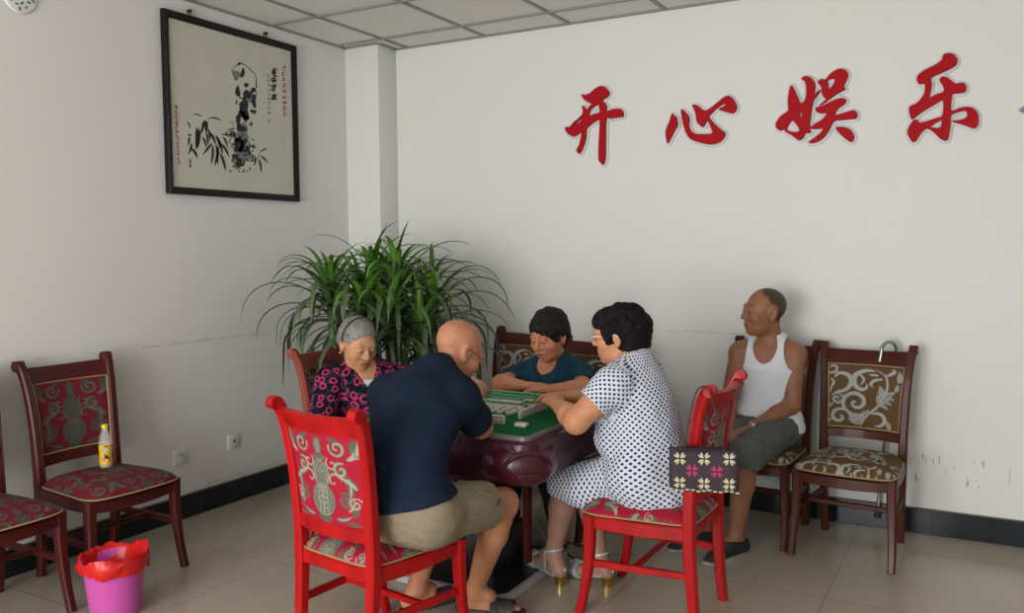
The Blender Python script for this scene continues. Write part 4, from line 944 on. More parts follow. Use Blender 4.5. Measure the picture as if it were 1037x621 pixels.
ofs = node(nt, 'ShaderNodeVectorMath', operation='ADD'); ofs.inputs[1].default_value = (.31, .17, 0); nt.links.new(at.outputs['Vector'], ofs.inputs[0]); nt.links.new(ofs.outputs[0], v2.inputs['Vector'])
sw = math_n(nt, 'LESS_THAN', math_n(nt, 'ABSOLUTE', math_n(nt, 'SUBTRACT', v2.outputs['Distance'], .36)), .022)
pick = math_n(nt, 'GREATER_THAN', node(nt, 'ShaderNodeSeparateXYZ').outputs[0], 2)
c1 = mix_c(nt, sw, (.007, .008, .016), (.06, .07, .17)); nt.links.new(mix_c(nt, ringf, c1, (.42, .035, .115)), p.inputs['Base Color'])
g = inflate(T, .010) + sleeve(shL, elL, .068, .072, .66) + sleeve(shR, elR, .068, .074, .72)
vn = N(np.array(bf)); g += [cone(np.array(Nb) + vn * .085 + [0, 0, .075], np.array(Nb) + vn * .125 + [0, 0, -.085], .095, .012, .006, sub=True)]
ax_d = (np.array(shR) - np.array(shL))
sdf_obj('blouse', g, H, rm, pD, noise=[(.003, 26, 21), (.002, 70, 23)], cuts=[((1.1, -1.4, .52), (0, 0, -1))], uvf=uv_axis([((1.11, -1.42, .55), (1.15, -1.50, .93), .14, np.array(bf)), (shL, elL, .068, np.array(bf)), (shR, elR, .068, np.array(bf))]))
sdf_obj('undershirt', inflate(T, .0035), H, cloth('white_undershirt', (.75, .75, .75)), pD, cuts=[(np.array(Nb) + vn * .1 + [0, 0, -.045], (-.2, .1, 1)), ((1.1, -1.4, .74), (0, 0, -1)), (np.array(Nb) + vn * .04, -vn), (np.array(Nb) + N(ax_d) * .05, ax_d), (np.array(Nb) - N(ax_d) * .05, -ax_d)])
g = inflate(tL + tR + cL + cR + T[:1], .014); sdf_obj('trousers', g, .005, dark_tr, pD, noise=[(.003, 35, 7)], cuts=[((0, 0, .13), (0, 0, -1))])
sandal(pD, *fR_, col=slip, name='shoe'); sandal(pD, *fL_, col=slip, name='shoe')
hairD = mat('silver_hair', (.23, .22, .205), rough=.5, spec=.5, bump=.7, bscale=90, vary=.35, vscale=40)
hb = [ell(HL(0, -.020, .040), np.array((.087, .103, .091)), .02, HB, clip=[(HL(0, .060, .055), HB[1] - HB[2] * .42)]), ell(HL(0, -.055, -.005), np.array((.078, .066, .066)), .03, HB)]
hb += [ell(HL(s * .084, .004, -.012), np.array((.024, .019, .033)), .006, HB, sub=True) for s in (-1, 1)] + [ell(HL(0, .125, -.01), np.array((.085, .075, .070)), .02, HB, sub=True)]
hD = sdf_obj('hair', hb, H, hairD, pD, noise=[(.002, 70, 2, (1, 1, 1))])
b = MB(); P = [HL(.0905 * math.sin(a), -.005 - .006 * math.cos(a), .040 + .094 * math.cos(a)) - np.array(pD.location) for a in np.linspace(-1.9, 1.9, 26)]; b.bar(P, .007, .004, HB[1]); b.build('hair_band', mat('black_band', (.01, .01, .012), rough=.3), hD)
b = MB(); b.lathe([(.0002, .005), (.004, .003), (.005, 0), (.004, -.003), (.0002, -.005)], 10, c=HL(.083, -.004, -.046) - np.array(pD.location)); b.build('earring', mat('pearl', (.8, .7, .5), rough=.2), pD)
eyes(HL, hloc, HB, pD, pD, (0, 1, -.5))

# ---- man in the white tank top by the back wall
pB = person((2.92, -.4, 0), 'man in a white tank top and grey shorts sitting by the back wall')
hc = np.array([2.912, -.375, 1.168]); hf = (-.80, -.60, .02)
shL, shR, Nb = (3.058, -.315, .945), (2.785, -.345, .945), (2.935, -.305, 1.005)
hL, hR = (3.00, -.34, .565), (2.84, -.36, .565)
T, NK = torso_prims((2.92, -.33, .60), (2.925, -.305, .73), (2.925, -.31, .87), Nb, shL, shR, hL, hR, (-.12, -1, 0), .135, .13, .142, .74, .062, .054, hc=hc + np.array([.02, .02, -.03]))
elL, wrL, elR, wrR = (3.062, -.385, .690), (2.895, -.585, .590), (2.745, -.43, .70), (2.80, -.63, .575)
uL, fL = limb(shL, elL, wrL, .056, .042, .041, .027); uR, fR = limb(shR, elR, wrR, .056, .042, .041, .027)
knL, anL, knR, anR = (2.935, -.80, .505), (2.882, -.795, .10), (2.71, -.76, .505), (2.70, -.72, .10)
tL, cL = limb(hL, knL, anL, .085, .060, .056, .036); tR, cR = limb(hR, knR, anR, .085, .060, .056, .036)
HP, HL, hloc, HB = head(hc, hf, sc=1.08, jaw=1.02)
ftL, *fL_ = foot(anL, (-.45, -.9)); ftR, *fR_ = foot(anR, (-.6, -.8))
prims = T + NK + uL + fL + uR + fR + tL + cL + tR + cR + ftL + ftR + HP + hand(wrL, (-.75, -.55, -.25), (-.2, .0, -1), -1, (.35, .4, .45, .5)) + hand(wrR, (.25, -.9, -.3), (0, -.2, -1), 1, (.35, .4, .45, .5))
skB = (.30, .130, .070)
def cropped(q, C, near):
    x, y, z = q.T; jit = .006 * np.sin(x * 310 + y * 190) * np.sin(z * 270 + y * 130)
    top = np.clip((-(.80 * (y - .028) - .62 * (z - .078)) + jit - .010 * (np.abs(x) < .03)) / .022, 0, 1); side = np.clip((.006 - y + .25 * (z - .02) + jit) / .016, 0, 1); low = np.clip((z + .050 + jit - .4 * np.clip(-y - .03, 0, 1) * 0) / .018, 0, 1)
    ear = np.clip((np.hypot((y + .010) / .030, (z + .004) / .042) - 1) / .15, 0, 1); ear = np.where(np.abs(x) > .055, ear, 1)
    k = (np.minimum(np.maximum(top * (z > .03), side), low) * ear * near * .86)[:, None]
    return C * (1 - k) + k * np.array([.030, .024, .022])
sdf_obj('body', prims, H, SK, pB, colf=face_cols(hloc, skB, (.03, .022, .018), (.20, .07, .055), cropped))
wt = cloth('white_vest_cotton', (.74, .75, .80))
fB = N((-.12, -1, 0)); rB = np.array([fB[1], -fB[0], 0])
g = inflate(T, .011)
NbA = np.array(Nb)
g += [ell(np.array(shL) + [.015, 0, .015], (.072, .12, .115), .006, sub=True), ell(np.array(shR) + [-.015, 0, .015], (.072, .12, .115), .006, sub=True), ell(NbA + fB * .10 + [0, 0, .0], (.062, .085, .105), .006, sub=True), ell(NbA + [0, .05, .03], (.065, .09, .06), .006, sub=True)]
sdf_obj('tank_top', g, .0032, wt, pB, noise=[(.0022, 24, 31), (.0008, 80, 33)], cuts=[((2.9, -.3, .545), (0, 0, -1))])
gs = cloth('grey_shorts_cotton', (.115, .118, .115), vary=.1, vscale=12)
g = inflate(T[:2], .006) + leg_short(hL, knL, .100, .082, 1.08) + leg_short(hR, knR, .100, .082, 1.08) + [cone(knL, np.array(knL) * .86 + np.array(anL) * .14, .076, .076, .03, clip=[(np.array(knL) * .88 + np.array(anL) * .12, np.array(anL) - np.array(knL))])]
sdf_obj('shorts', g, H, gs, pB, noise=[(.004, 30, 41), (.0025, 80, 43)], cuts=[((2.9, -.3, .63), (0, 0, 1))])
cb = mat('black_canvas', (.016, .019, .018), rough=.8, bump=.4, bscale=500); solem = mat('pale_rubber_sole', (.30, .29, .26), rough=.6)
def canvas_shoe(par, ank, P, heel, ball, toe, t, s):
    q = inflate(P[1:5] + P[:1], .008); q.append(cone(toe - t * .03, toe + t * .012, .034, .026, .02, (0, 0, 1), .6))
    o = sdf_obj('canvas_shoe', q, H, cb, par, cuts=[((0, 0, .012), (0, 0, -1)), (np.array(ank) + [0, 0, -.018] + t * .01, N((0, 0, 1)) + t * -.12)])
    base = np.array(par.location); b = MB(); out = []
    for a in np.linspace(0, 2 * math.pi, 32, endpoint=False):
        c = (heel + toe) / 2; Lh = np.linalg.norm((toe - heel)[:2]) / 2 + .042; out.append(c + t * Lh * math.cos(a) + s * (.043 + .004 * math.cos(a)) * math.sin(a) * (abs(math.sin(a)) + .02) ** -.35)
    b.loft([[np.array([*q_[:2], z]) - base for q_ in out] for z in (.001, .016)]); b.build('sole', solem, o)
canvas_shoe(pB, anL, ftL, *fL_); canvas_shoe(pB, anR, ftR, *fR_)
eyes(HL, hloc, HB, pB, pB, (0, 1, 0))
b = MB(); wv = N(np.array(wrL) - np.array(elL)); w0 = np.array(wrL) - wv * .012 - np.array(pB.location); u1 = N(np.cross(wv, (0, 0, 1))); u2 = np.cross(u1, wv)
b.bar([w0 + .0315 * (u1 * math.cos(a) + u2 * math.sin(a)) for a in np.linspace(0, 2 * math.pi, 24)], .014, .004, wv); wch = b.build('wristwatch', mat('steel_band', (.55, .52, .45), rough=.25, metal=.9), pB)
dv = N(-u1 * .9 * (1 if -u1 @ CAMV > 0 else -1) + u2 * .35); b = MB(); t1 = N(np.cross(dv, wv)); rings = []
for r, hh in ((.015, .027), (.0165, .031), (.0155, .037), (.013, .0378)): rings.append([w0 + dv * hh + r * (wv * math.cos(a) + t1 * math.sin(a)) for a in np.linspace(0, 2 * math.pi, 22, endpoint=False)])
b.loft(rings); b.build('watch_dial', mat('pale_dial', (.7, .7, .62), rough=.2), wch)
# ------------------------------------------------------------------ big red wall lettering (foam letters on pale backing)
redl = mat('red_letter', (.43, .004, .010), rough=.6, spec=.15); backl = mat('silver_letter_backing', (.70, .71, .72), rough=.35, spec=.5)
def glyph(crop, sc, outlines, holes, label):
    def w(P): return [on_wall_back(crop[0] + x / sc, crop[1] + y / sc) for x, y in P]
    allp = np.array([q for P in outlines for q in w(P)]); c = (allp.min(0) + allp.max(0)) / 2
    root = empty('wall_letter', (c[0], -.001, c[2]), label, 'wall letter', 0, 'red calligraphy letters on the back wall')
    def curve(paths, d0, d1, off, name, m):
        cu = bpy.data.curves.new(name, 'CURVE'); cu.dimensions = '2D'; cu.fill_mode = 'BOTH'; cu.extrude = (d1 - d0) / 2; cu.offset = off; cu.bevel_depth = .0016
        for P in paths:
            Q = catmull([(q[0] - c[0], q[2] - c[2], 0) for q in w(P)], 3, True); s = cu.splines.new('POLY'); s.points.add(len(Q) - 1); s.use_cyclic_u = True
            for i, q in enumerate(Q): s.points[i].co = (q[0], q[1], 0, 1)
        t = bpy.data.objects.new('t', cu); COL.objects.link(t); dg = bpy.context.evaluated_depsgraph_get(); me = bpy.data.meshes.new_from_object(t.evaluated_get(dg)); bpy.data.objects.remove(t)
        me.transform(Matrix.Translation((0, -(d0 + d1) / 2, 0)) @ Matrix.Rotation(math.pi / 2, 4, 'X'))
        me.materials.clear(); me.materials.append(m); o = bpy.data.objects.new(name, me); COL.objects.link(o); o.parent = root
    hh = .003; xs = np.arange(allp[:, 0].min() - .03, allp[:, 0].max() + .03, hh); zs = np.arange(allp[:, 2].min() - .03, allp[:, 2].max() + .03, hh)
    GX, GZ = np.meshgrid(xs, zs, indexing='ij'); D2 = np.full(GX.shape, 9.)
    for P in outlines:
        Q = catmull([(q[0], q[2], 0) for q in w(P)], 3, True)[:, :2]; ins = np.zeros(GX.shape, bool); dm_ = np.full(GX.shape, 9.)
        for a, e in zip(Q, np.roll(Q, -1, 0)):
            ab = e - a; t = np.clip(((GX - a[0]) * ab[0] + (GZ - a[1]) * ab[1]) / (ab @ ab + 1e-12), 0, 1); dm_ = np.minimum(dm_, np.hypot(GX - a[0] - t * ab[0], GZ - a[1] - t * ab[1]))
            cr = (a[1] > GZ) != (e[1] > GZ); ins ^= cr & (GX < (e[0] - a[0]) * (GZ - a[1]) / (e[1] - a[1] + 1e-12) + a[0])
        D2 = np.minimum(D2, np.where(ins, -dm_, dm_))
    ys = -.016 + hh * np.arange(7); fd = Field.__new__(Field); fd.h = hh; fd.lo = np.array([xs[0], ys[0], zs[0]])
    fd.D = np.maximum((D2 - .0145)[:, None, :], (np.abs(ys + .0065) - .0058)[None, :, None]).astype(np.float32)
    V, F = fd.mesh(); me = bpy.data.meshes.new('backing'); me.from_pydata((V - np.array(root.location)).tolist(), [], F.tolist()); me.polygons.foreach_set('use_smooth', [True] * len(F)); me.set_sharp_from_angle(angle=.7)
    bo = link('backing', me, backl, root); curve(outlines + holes, .014, .030, 0, 'face', redl)
glyph((565, 75), 6.21, [[(160, 135), (185, 138), (215, 125), (245, 98), (280, 82), (305, 88), (325, 110), (332, 130), (320, 148), (300, 158), (288, 172), (305, 190), (315, 210), (315, 238), (360, 225), (400, 225), (415, 238), (420, 268), (395, 274), (340, 282), (312, 286), (308, 400), (306, 530), (293, 570), (283, 560), (268, 535), (270, 420), (275, 297), (240, 302), (205, 330), (188, 350), (185, 400), (172, 450), (152, 495), (140, 500), (130, 480), (145, 450), (158, 400), (158, 370), (130, 385), (110, 395), (85, 385), (65, 365), (58, 340), (85, 338), (110, 310), (140, 285), (165, 258), (170, 235), (165, 205), (180, 218), (188, 232), (212, 208), (225, 192), (205, 182), (180, 165)]],
      [[(208, 268), (206, 248), (222, 220), (245, 202), (267, 197), (274, 225), (274, 246), (240, 256)], [(107, 328), (130, 305), (160, 277), (161, 290), (148, 308)]], 'red calligraphy letter nearest the corner column, shaped with two tall legs')
glyph((665, 80), 7.76, [[(135, 278), (150, 310), (160, 300), (170, 335), (172, 370), (150, 410), (105, 498), (95, 500), (85, 440), (90, 395), (112, 345)],
      [(295, 210), (330, 215), (365, 245), (395, 255), (420, 245), (480, 200), (530, 158), (570, 140), (600, 155), (630, 200), (636, 240), (615, 270), (590, 272), (540, 258), (500, 243), (545, 218), (548, 195), (530, 200), (480, 235), (440, 275), (420, 298), (440, 335), (480, 375), (520, 410), (545, 430), (540, 460), (510, 495), (460, 515), (410, 515), (340, 500), (280, 475), (245, 430), (225, 370), (212, 310), (205, 248), (225, 258), (250, 285), (265, 320), (262, 370), (275, 410), (310, 435), (360, 440), (420, 438), (450, 430), (440, 390), (415, 335), (405, 330), (385, 365), (370, 380), (345, 360), (325, 330), (320, 280), (305, 240)]], [], 'small low red heart-meaning calligraphy letter, second from the corner column')
glyph((780, 60), 6.54, [[(145, 180), (165, 210), (190, 265), (205, 298), (232, 285), (245, 240), (245, 180), (235, 150), (215, 135), (240, 118), (275, 130), (298, 165), (300, 200), (294, 238), (318, 222), (336, 212), (316, 245), (298, 266), (285, 300), (272, 380), (265, 460), (270, 490), (250, 492), (238, 490), (225, 520), (200, 540), (180, 530), (140, 500), (110, 485), (100, 468), (70, 475), (48, 455), (48, 425), (75, 385), (110, 360), (128, 340), (125, 290), (132, 220)],
      [(325, 150), (350, 138), (372, 142), (400, 108), (440, 80), (470, 70), (500, 78), (518, 105), (510, 140), (490, 185), (500, 205), (460, 225), (400, 265), (360, 295), (335, 310), (375, 272), (372, 265), (350, 240), (345, 190), (325, 165)],
      [(310, 325), (345, 318), (400, 290), (450, 268), (490, 265), (505, 280), (490, 305), (460, 325), (440, 350), (435, 375), (480, 365), (530, 350), (560, 345), (578, 365), (572, 395), (540, 400), (480, 405), (435, 410), (415, 430), (395, 470), (360, 520), (320, 548), (285, 558), (262, 552), (300, 525), (340, 490), (355, 462), (310, 465), (272, 460), (300, 435), (350, 405), (375, 375), (380, 358), (345, 362), (312, 350)],
      [(440, 458), (490, 455), (530, 470), (555, 505), (555, 535), (540, 550), (510, 535), (470, 500)]],
      [[(114, 470), (127, 437), (150, 408), (175, 428), (198, 465), (195, 485), (150, 486)], [(202, 362), (217, 343), (214, 398), (203, 388)], [(387, 142), (433, 135), (424, 174), (392, 206), (387, 175)]], 'most complex red calligraphy letter, above the seated man in the tank top')
glyph((910, 45), 5.91, [[(270, 70), (300, 60), (330, 68), (350, 95), (345, 125), (310, 150), (250, 178), (195, 205), (198, 250), (185, 325), (220, 308), (265, 292), (275, 275), (265, 245), (248, 220), (262, 200), (290, 205), (325, 232), (345, 242), (380, 235), (400, 248), (400, 285), (365, 295), (325, 300), (316, 330), (315, 402), (370, 385), (420, 380), (455, 395), (475, 430), (475, 480), (455, 505), (420, 495), (370, 478), (324, 464), (370, 458), (408, 440), (411, 415), (398, 399), (350, 410), (313, 428), (311, 470), (300, 550), (285, 578), (250, 565), (210, 525), (180, 508), (160, 510), (130, 540), (105, 580), (85, 585), (70, 565), (58, 540), (60, 510), (90, 460), (115, 458), (125, 475), (170, 465), (230, 445), (265, 428), (268, 340), (230, 355), (170, 390), (110, 430), (85, 450), (72, 430), (68, 380), (110, 358), (145, 320), (160, 285), (158, 240), (125, 240), (113, 215), (120, 190), (160, 160), (220, 130), (260, 100)]],
      [[(192, 498), (225, 472), (258, 457), (256, 494), (234, 506)]], 'largest and highest red calligraphy letter, farthest from the corner column')
b = MB(); q = [on_wall_back(*p) - np.array([0, 0, 0]) for p in ((1031, 112), (1037, 107), (1044, 100), (1053, 92), (1050, 103), (1043, 112), (1036, 115))]
b.loft([[(p[0], -.001, p[2]) for p in q], [(p[0], -.008, p[2]) for p in q]]); tag(b.build('wall_sticker', mat('grey_sticker', (.22, .26, .28), rough=.5), smooth=False), 'grey pointed tip of a wall sticker at the right edge of the photo', 'wall sticker')

# ------------------------------------------------------------------ framed ink painting on the left wall
fr_m = mat('black_lacquer_frame', (.008, .006, .006), rough=.4, spec=.25); paper = mat('cream_paper', (.60, .585, .50), rough=.6, vary=.04, vscale=5); inkm = mat('ink', (.014, .018, .018), rough=.7); inkg = mat('thin_ink', (.20, .21, .19), rough=.7); redi = mat('red_ink', (.38, .03, .035), rough=.7)
FY0, FY1, FZ0, FZ1 = -1.722, -.712, 1.818, 2.806
pic = empty('framed_painting', (0, (FY0 + FY1) / 2, FZ0), 'black framed ink painting of a rock and bamboo on the left wall', 'painting'); PO = np.array(pic.location)
b = MB(); w_ = .040
prof = [(0, .004), (0, .032), (.006, .038), (.024, .034), (w_, .022), (w_, .004)]
rings = []
for cy, cz, sy, sz in ((FY0, FZ0, 1, 1), (FY1, FZ0, -1, 1), (FY1, FZ1, -1, -1), (FY0, FZ1, 1, -1)): rings.append([np.array((d, cy + sy * o, cz + sz * o)) - PO for o, d in prof])
rings.append(rings[0]); b.loft(rings, cap=False); b.build('frame', fr_m, pic, smooth=20)
b = MB(); b.box((.012, 0, (FZ1 - FZ0) / 2), (.012, FY1 - FY0 - .05, FZ1 - FZ0 - .05))
XP = .0186
def pp(x, y): q = on_wall_left(x, y, XP) - PO; return q
def poly(P, m, dx=0.):
    Q = [pp(*p) for p in P]; Q = [q + np.array([dx, 0, 0]) for q in Q]; b.add(Q, [tuple(range(len(Q)))], m)
def brush(P, wid, m, dx=0.):
    P = catmull(P, 5); K = len(P); t = np.gradient(P, axis=0); t /= np.linalg.norm(t, axis=1)[:, None] + 1e-9; nn = np.c_[-t[:, 1], t[:, 0]]
    w = np.interp(np.linspace(0, 1, K), np.linspace(0, 1, len(wid)), wid)[:, None]; A, Bq = P + nn * w, P - nn * w
    V = [pp(*p) + [dx, 0, 0] for p in A] + [pp(*p) + [dx, 0, 0] for p in Bq]; b.add(V, [(i, i + 1, K + i + 1, K + i) for i in range(K - 1)], m)
def blob(cx, cy, rx, ry, m, seed, dx=0.):
    r = np.random.RandomState(seed); a = np.linspace(0, 2 * math.pi, 22)[:-1]; k = 1 + .26 * np.sin(2 * a + r.uniform(0, 6)) * r.uniform(.3, 1) + .13 * np.sin(3 * a + r.uniform(0, 6)) + r.uniform(-.16, .16, len(a)); poly([(cx + rx * kk * math.cos(t), cy + ry * kk * math.sin(t)) for t, kk in zip(a, k)], m, dx)
def ring(cx, cy, r0, seed):
    r = np.random.RandomState(seed); 
    for q in range(2):
        a = np.linspace(0, r.uniform(1.2, 2.6), 7) + r.uniform(0, 6); k = r.uniform(.6, 1.25); brush([(cx + k * r0 * math.cos(t) * r.uniform(.75, 1.2), cy + k * r0 * math.sin(t) * r.uniform(.75, 1.25)) for t in a], [.15, .6, .8, .3], 1 + q, .0002 + .0001 * q)
R7 = lambda x, y: (225 + x / 4.97, 55 + y / 4.97)
R6 = lambda x, y: (170 + x / 6.21, 90 + y / 6.21)
for i, (x, y, rx, ry) in enumerate(((85, 48, 9, 7), (103, 95, 10, 26), (122, 155, 12, 12), (155, 182, 13, 15), (78, 188, 13, 26), (125, 204, 18, 26), (112, 275, 24, 48), (100, 300, 16, 20), (160, 235, 13, 30), (158, 289, 16, 10), (82, 330, 12, 30), (120, 322, 16, 18), (95, 372, 22, 20), (84, 450, 26, 34), (100, 475, 16, 24), (60, 405, 10, 14), (65, 515, 15, 14), (90, 545, 20, 28), (126, 480, 15, 16), (158, 466, 9, 8), (45, 400, 8, 12), (140, 500, 8, 10), (75, 430, 14, 12), (110, 440, 18, 14), (70, 480, 10, 12))): blob(*R7(x, y), rx / 4.97, ry / 4.97, 1, i, .0001)
for i, (x, y, r) in enumerate(((92, 235, 17), (40, 358, 22), (130, 345, 17), (110, 395, 20), (150, 440, 18), (60, 470, 20), (120, 545, 20), (95, 585, 14), (130, 578, 14), (135, 420, 15), (30, 390, 12), (150, 525, 14), (55, 440, 16), (118, 515, 16), (85, 240, 20))): ring(*R7(x, y), r / 4.97, i + 40)
brush([R7(*p) for p in ((85, 48), (110, 50), (130, 66), (150, 86), (165, 100), (171, 130), (172, 168))], [.6, .35, .5, .3, .7], 1); blob(*R7(72, 105), 3.2, 5.5, 2, 33, -.0001); blob(*R7(135, 215), 4.5, 7, 2, 34, -.0001); blob(*R7(95, 500), 9, 14, 2, 35, -.0001); blob(*R7(100, 400), 8, 9, 2, 36, -.0001); brush([R7(*p) for p in ((165, 170), (172, 200), (166, 230), (170, 262))], [.5, .4, .6, .3], 1)
brush([R7(*p) for p in ((85, 48), (62, 62), (50, 84), (60, 110), (78, 132))], [.5, .3, .4, .25], 1)
for i in range(26):
    r = np.random.RandomState(100 + i); blob(*R7(r.uniform(40, 160), r.uniform(330, 600)), r.uniform(.6, 1.6), r.uniform(.5, 1.5), 2 if i % 2 else 1, 70 + i)
for (x0, y0, x1, y1, w) in ((160, 158, 215, 178, 5), (335, 198, 255, 180, 6), (120, 205, 140, 255, 5), (180, 240, 176, 385, 13), (195, 245, 186, 380, 12), (132, 300, 125, 360, 8), (150, 340, 130, 416, 9), (145, 370, 187, 440, 10), (215, 300, 240, 372, 8), (278, 340, 218, 416, 9), (282, 350, 272, 480, 9), (302, 340, 312, 480, 9), (318, 360, 293, 490, 10), (325, 400, 365, 520, 10), (330, 340, 385, 430, 9), (335, 285, 405, 305, 7), (345, 300, 376, 372, 8), (250, 250, 266, 330, 9), (232, 195, 240, 280, 14), (225, 200, 205, 290, 11), (260, 270, 300, 350, 10), (300, 290, 330, 380, 10), (240, 270, 250, 360, 9), (575, 398, 625, 375, 5), (578, 420, 628, 470, 7), (568, 440, 588, 530, 7), (545, 420, 543, 487, 7), (530, 410, 528, 450, 7), (120, 290, 150, 300, 6), (310, 300, 345, 420, 8)):
    P = [R6(x0, y0), R6(x0 * .5 + x1 * .5 + 5, y0 * .5 + y1 * .5 - 5), R6(x1, y1)]; brush(P, [.1, w / 6.21 * .85, w / 6.21 * .75, .05], 1, .0003)
brush([R6(p, q) for p, q in ((248, 230), (252, 200), (262, 180))], [.3, .25], 1); brush([R6(p, q) for p, q in ((560, 455), (568, 425), (580, 405))], [.3, .2], 1)
def scribble(cx, cy, sz, m, seed, w=.32):
    r = np.random.RandomState(seed)
    for q in range(6):
        x, y = cx + r.uniform(-.4, .4) * sz * .7, cy + r.uniform(-.42, .42) * sz
        if q % 2: P = [(x - sz * .28, y + sz * .05), (x, y), (x + sz * .28, y - sz * .04)]
        else: P = [(x, y - sz * .25), (x + r.uniform(-.06, .06) * sz, y), (x + r.uniform(-.2, .2) * sz, y + sz * .28)]
        brush(P, [w, w * 1.1, w * .6], m, .0002 + .00005 * q)
C5 = lambda x, y: (240 + x / 6.21, 55 + y / 6.21)
for i in range(9): scribble(*C5(290 + 1.2 * i + (3 if i < 1 else 0), 88 + i * 36), 4.6, 3, 200 + i, .34)
for i, y in enumerate((105, 155, 211, 265)): scribble(*C5(231 + 1 * i, y), 7.2, 1, 220 + i, .55); scribble(*C5(231 + 1 * i, y), 6.4, 1, 240 + i, .5)
for i in range(8): scribble(*C5(199 + .5 * i, 138 + i * 28), 3.4, 2, 260 + i, .24)
C8 = lambda x, y: (168 + x / 7.3, 95 + y / 7.3)
for i in range(7): scribble(*C8(76 + 1.3 * i, 100 + i * 37), 4.8, 3, 280 + i, .34)
for i in range(6): scribble(*C8(86 + 2 * i, 365 + i * 29), 3.4, 3, 300 + i, .30)
for (x, y, w, h) in ((*C5(203, 370), 1.1, 1.3), (*C5(203, 420), 1.1, 1.4), (*C8(180, 515), 1.0, 4.2)): poly([(x - w, y - h), (x + w, y - h), (x + w, y + h), (x - w, y + h)], 3, .0001); scribble(x, y, w * 1.6, 0, int(x * 7), .16)
b.build('painted_sheet', [paper, inkm, inkg, redi], pic, smooth=False)
brass = mat('brass_hook', (.45, .33, .14), rough=.4, metal=.7)
for px in (193, 270):
    q = on_wall_left(px, 14 + (px - 163) * .254 - 3, .02); b = MB(); y, z = q[1] - PO[1], FZ1 - FZ0
    b.loft([[(.010, y - .020, z - .004), (.010, y + .020, z - .004), (.010, y + .006, z + .028), (.010, y - .006, z + .028)], [(.016, y - .020, z - .004), (.016, y + .020, z - .004), (.016, y + .006, z + .028), (.016, y - .006, z + .028)]])
    hk = b.build('hanger', brass, pic, smooth=False); b = MB(); b.tube([(.0, y, z + .028), (.022, y, z + .030)], .010, 10); b.build('nail', inkm, hk)

# wall plaque cut by the top-left corner
pc = on_wall_left(19, -4); pl = empty('wall_plaque', (0, pc[1], pc[2]), 'round white wall plaque with coloured flecks in the top left corner', 'wall ornament')
b = MB(); R90 = Matrix.Rotation(math.pi / 2, 3, 'Y'); mb = MB(); mb.lathe([(.075, .0), (.080, .006), (.074, .013), (.058, .016), (.002, .017)], 40)
b.add([R90 @ Vector(v) for v in mb.v], mb.f, 0); b.build('disc', mat('white_ceramic', (.78, .80, .80), rough=.3), pl)
b = MB(); fl = [mat('fleck_' + n, c, rough=.5) for n, c in (('red', (.35, .06, .04)), ('green', (.22, .30, .05)), ('teal', (.03, .19, .19)))]
rr_ = np.random.RandomState(12)
for q in range(16):
    a, r = q * 2.4, .018 + .043 * (q / 15) ** .5; cy, cz, t = r * math.cos(a), r * math.sin(a), rr_.uniform(0, 3); P = []
    for z in (.0160, .0180): P.append([(z, cy + .010 * math.cos(k) * math.cos(t) - .005 * math.sin(k) * math.sin(t), cz + .010 * math.cos(k) * math.sin(t) + .005 * math.sin(k) * math.cos(t)) for k in np.linspace(0, 2 * math.pi, 10)[:-1]])
    b.loft(P, m=q % 3)
b.build('fleck_pattern', fl, pl)

# ------------------------------------------------------------------ wall sockets
sw_m = mat('white_socket_plastic', (.74, .75, .76), rough=.35); hole_m = mat('socket_hole', (.02, .02, .02), rough=.7)
for (px, py, kind, lab) in ((182, 463, 0, 'white wall socket nearer the mahogany chair, two slots'), (236, 447, 1, 'white wall socket nearer the corner, one round port')):
    q = on_wall_left(px, py); so = empty('wall_socket', (0, q[1], q[2]), lab, 'wall socket', 0, None)
    b = MB(); b.box((.005, 0, 0), (.010, .086, .086), bev=.003); b.box((.0095, 0, 0), (.003, .062, .062), bev=.001); b.build('cover_plate', sw_m, so)
    b = MB()
    if kind == 0:
        for s in (-1, 1): b.box((.0112, s * .011, .014), (.0012, .004, .014))
    else: b.tube([(.009, 0, .002), (.0118, 0, .002)], .008, 12); b.box((.0112, .024, -.004), (.0012, .003, .005))
    b.build('socket_opening', hole_m, so)

# ------------------------------------------------------------------ potted plant
PX, PY = .80, -.80
plant = empty('potted_plant', (PX, PY, 0), 'large potted dracaena with long drooping green leaves in the corner', 'plant')
b = MB(); b.lathe([(.13, .0), (.135, .01), (.175, .30), (.188, .305), (.190, .34), (.178, .342), (.172, .31), (.0, .305)], 36, cap=False); b.build('pot', mat('glazed_pot', (.20, .06, .035), rough=.3), plant)
b = MB(); b.lathe([(.172, .300), (.12, .312), (.02, .318)], 24); b.build('soil', mat('soil', (.05, .035, .022), rough=.95, bump=1, bscale=80), plant)
rp = random.Random(21)
leafm = mat('dracaena_leaf', (.03, .09, .02), rough=.42, spec=.45, attr='Col', bump=.25, bscale=60)
ROS = [(-.26, -.22, 1.24), (-.10, -.02, 1.32), (.14, -.10, 1.32), (.30, .02, 1.22), (.03, -.28, 1.16), (.22, -.30, 1.10), (-.24, .04, 1.16), (.36, -.18, 1.06), (-.05, .12, 1.22)]
st = MB(); lf = MB()
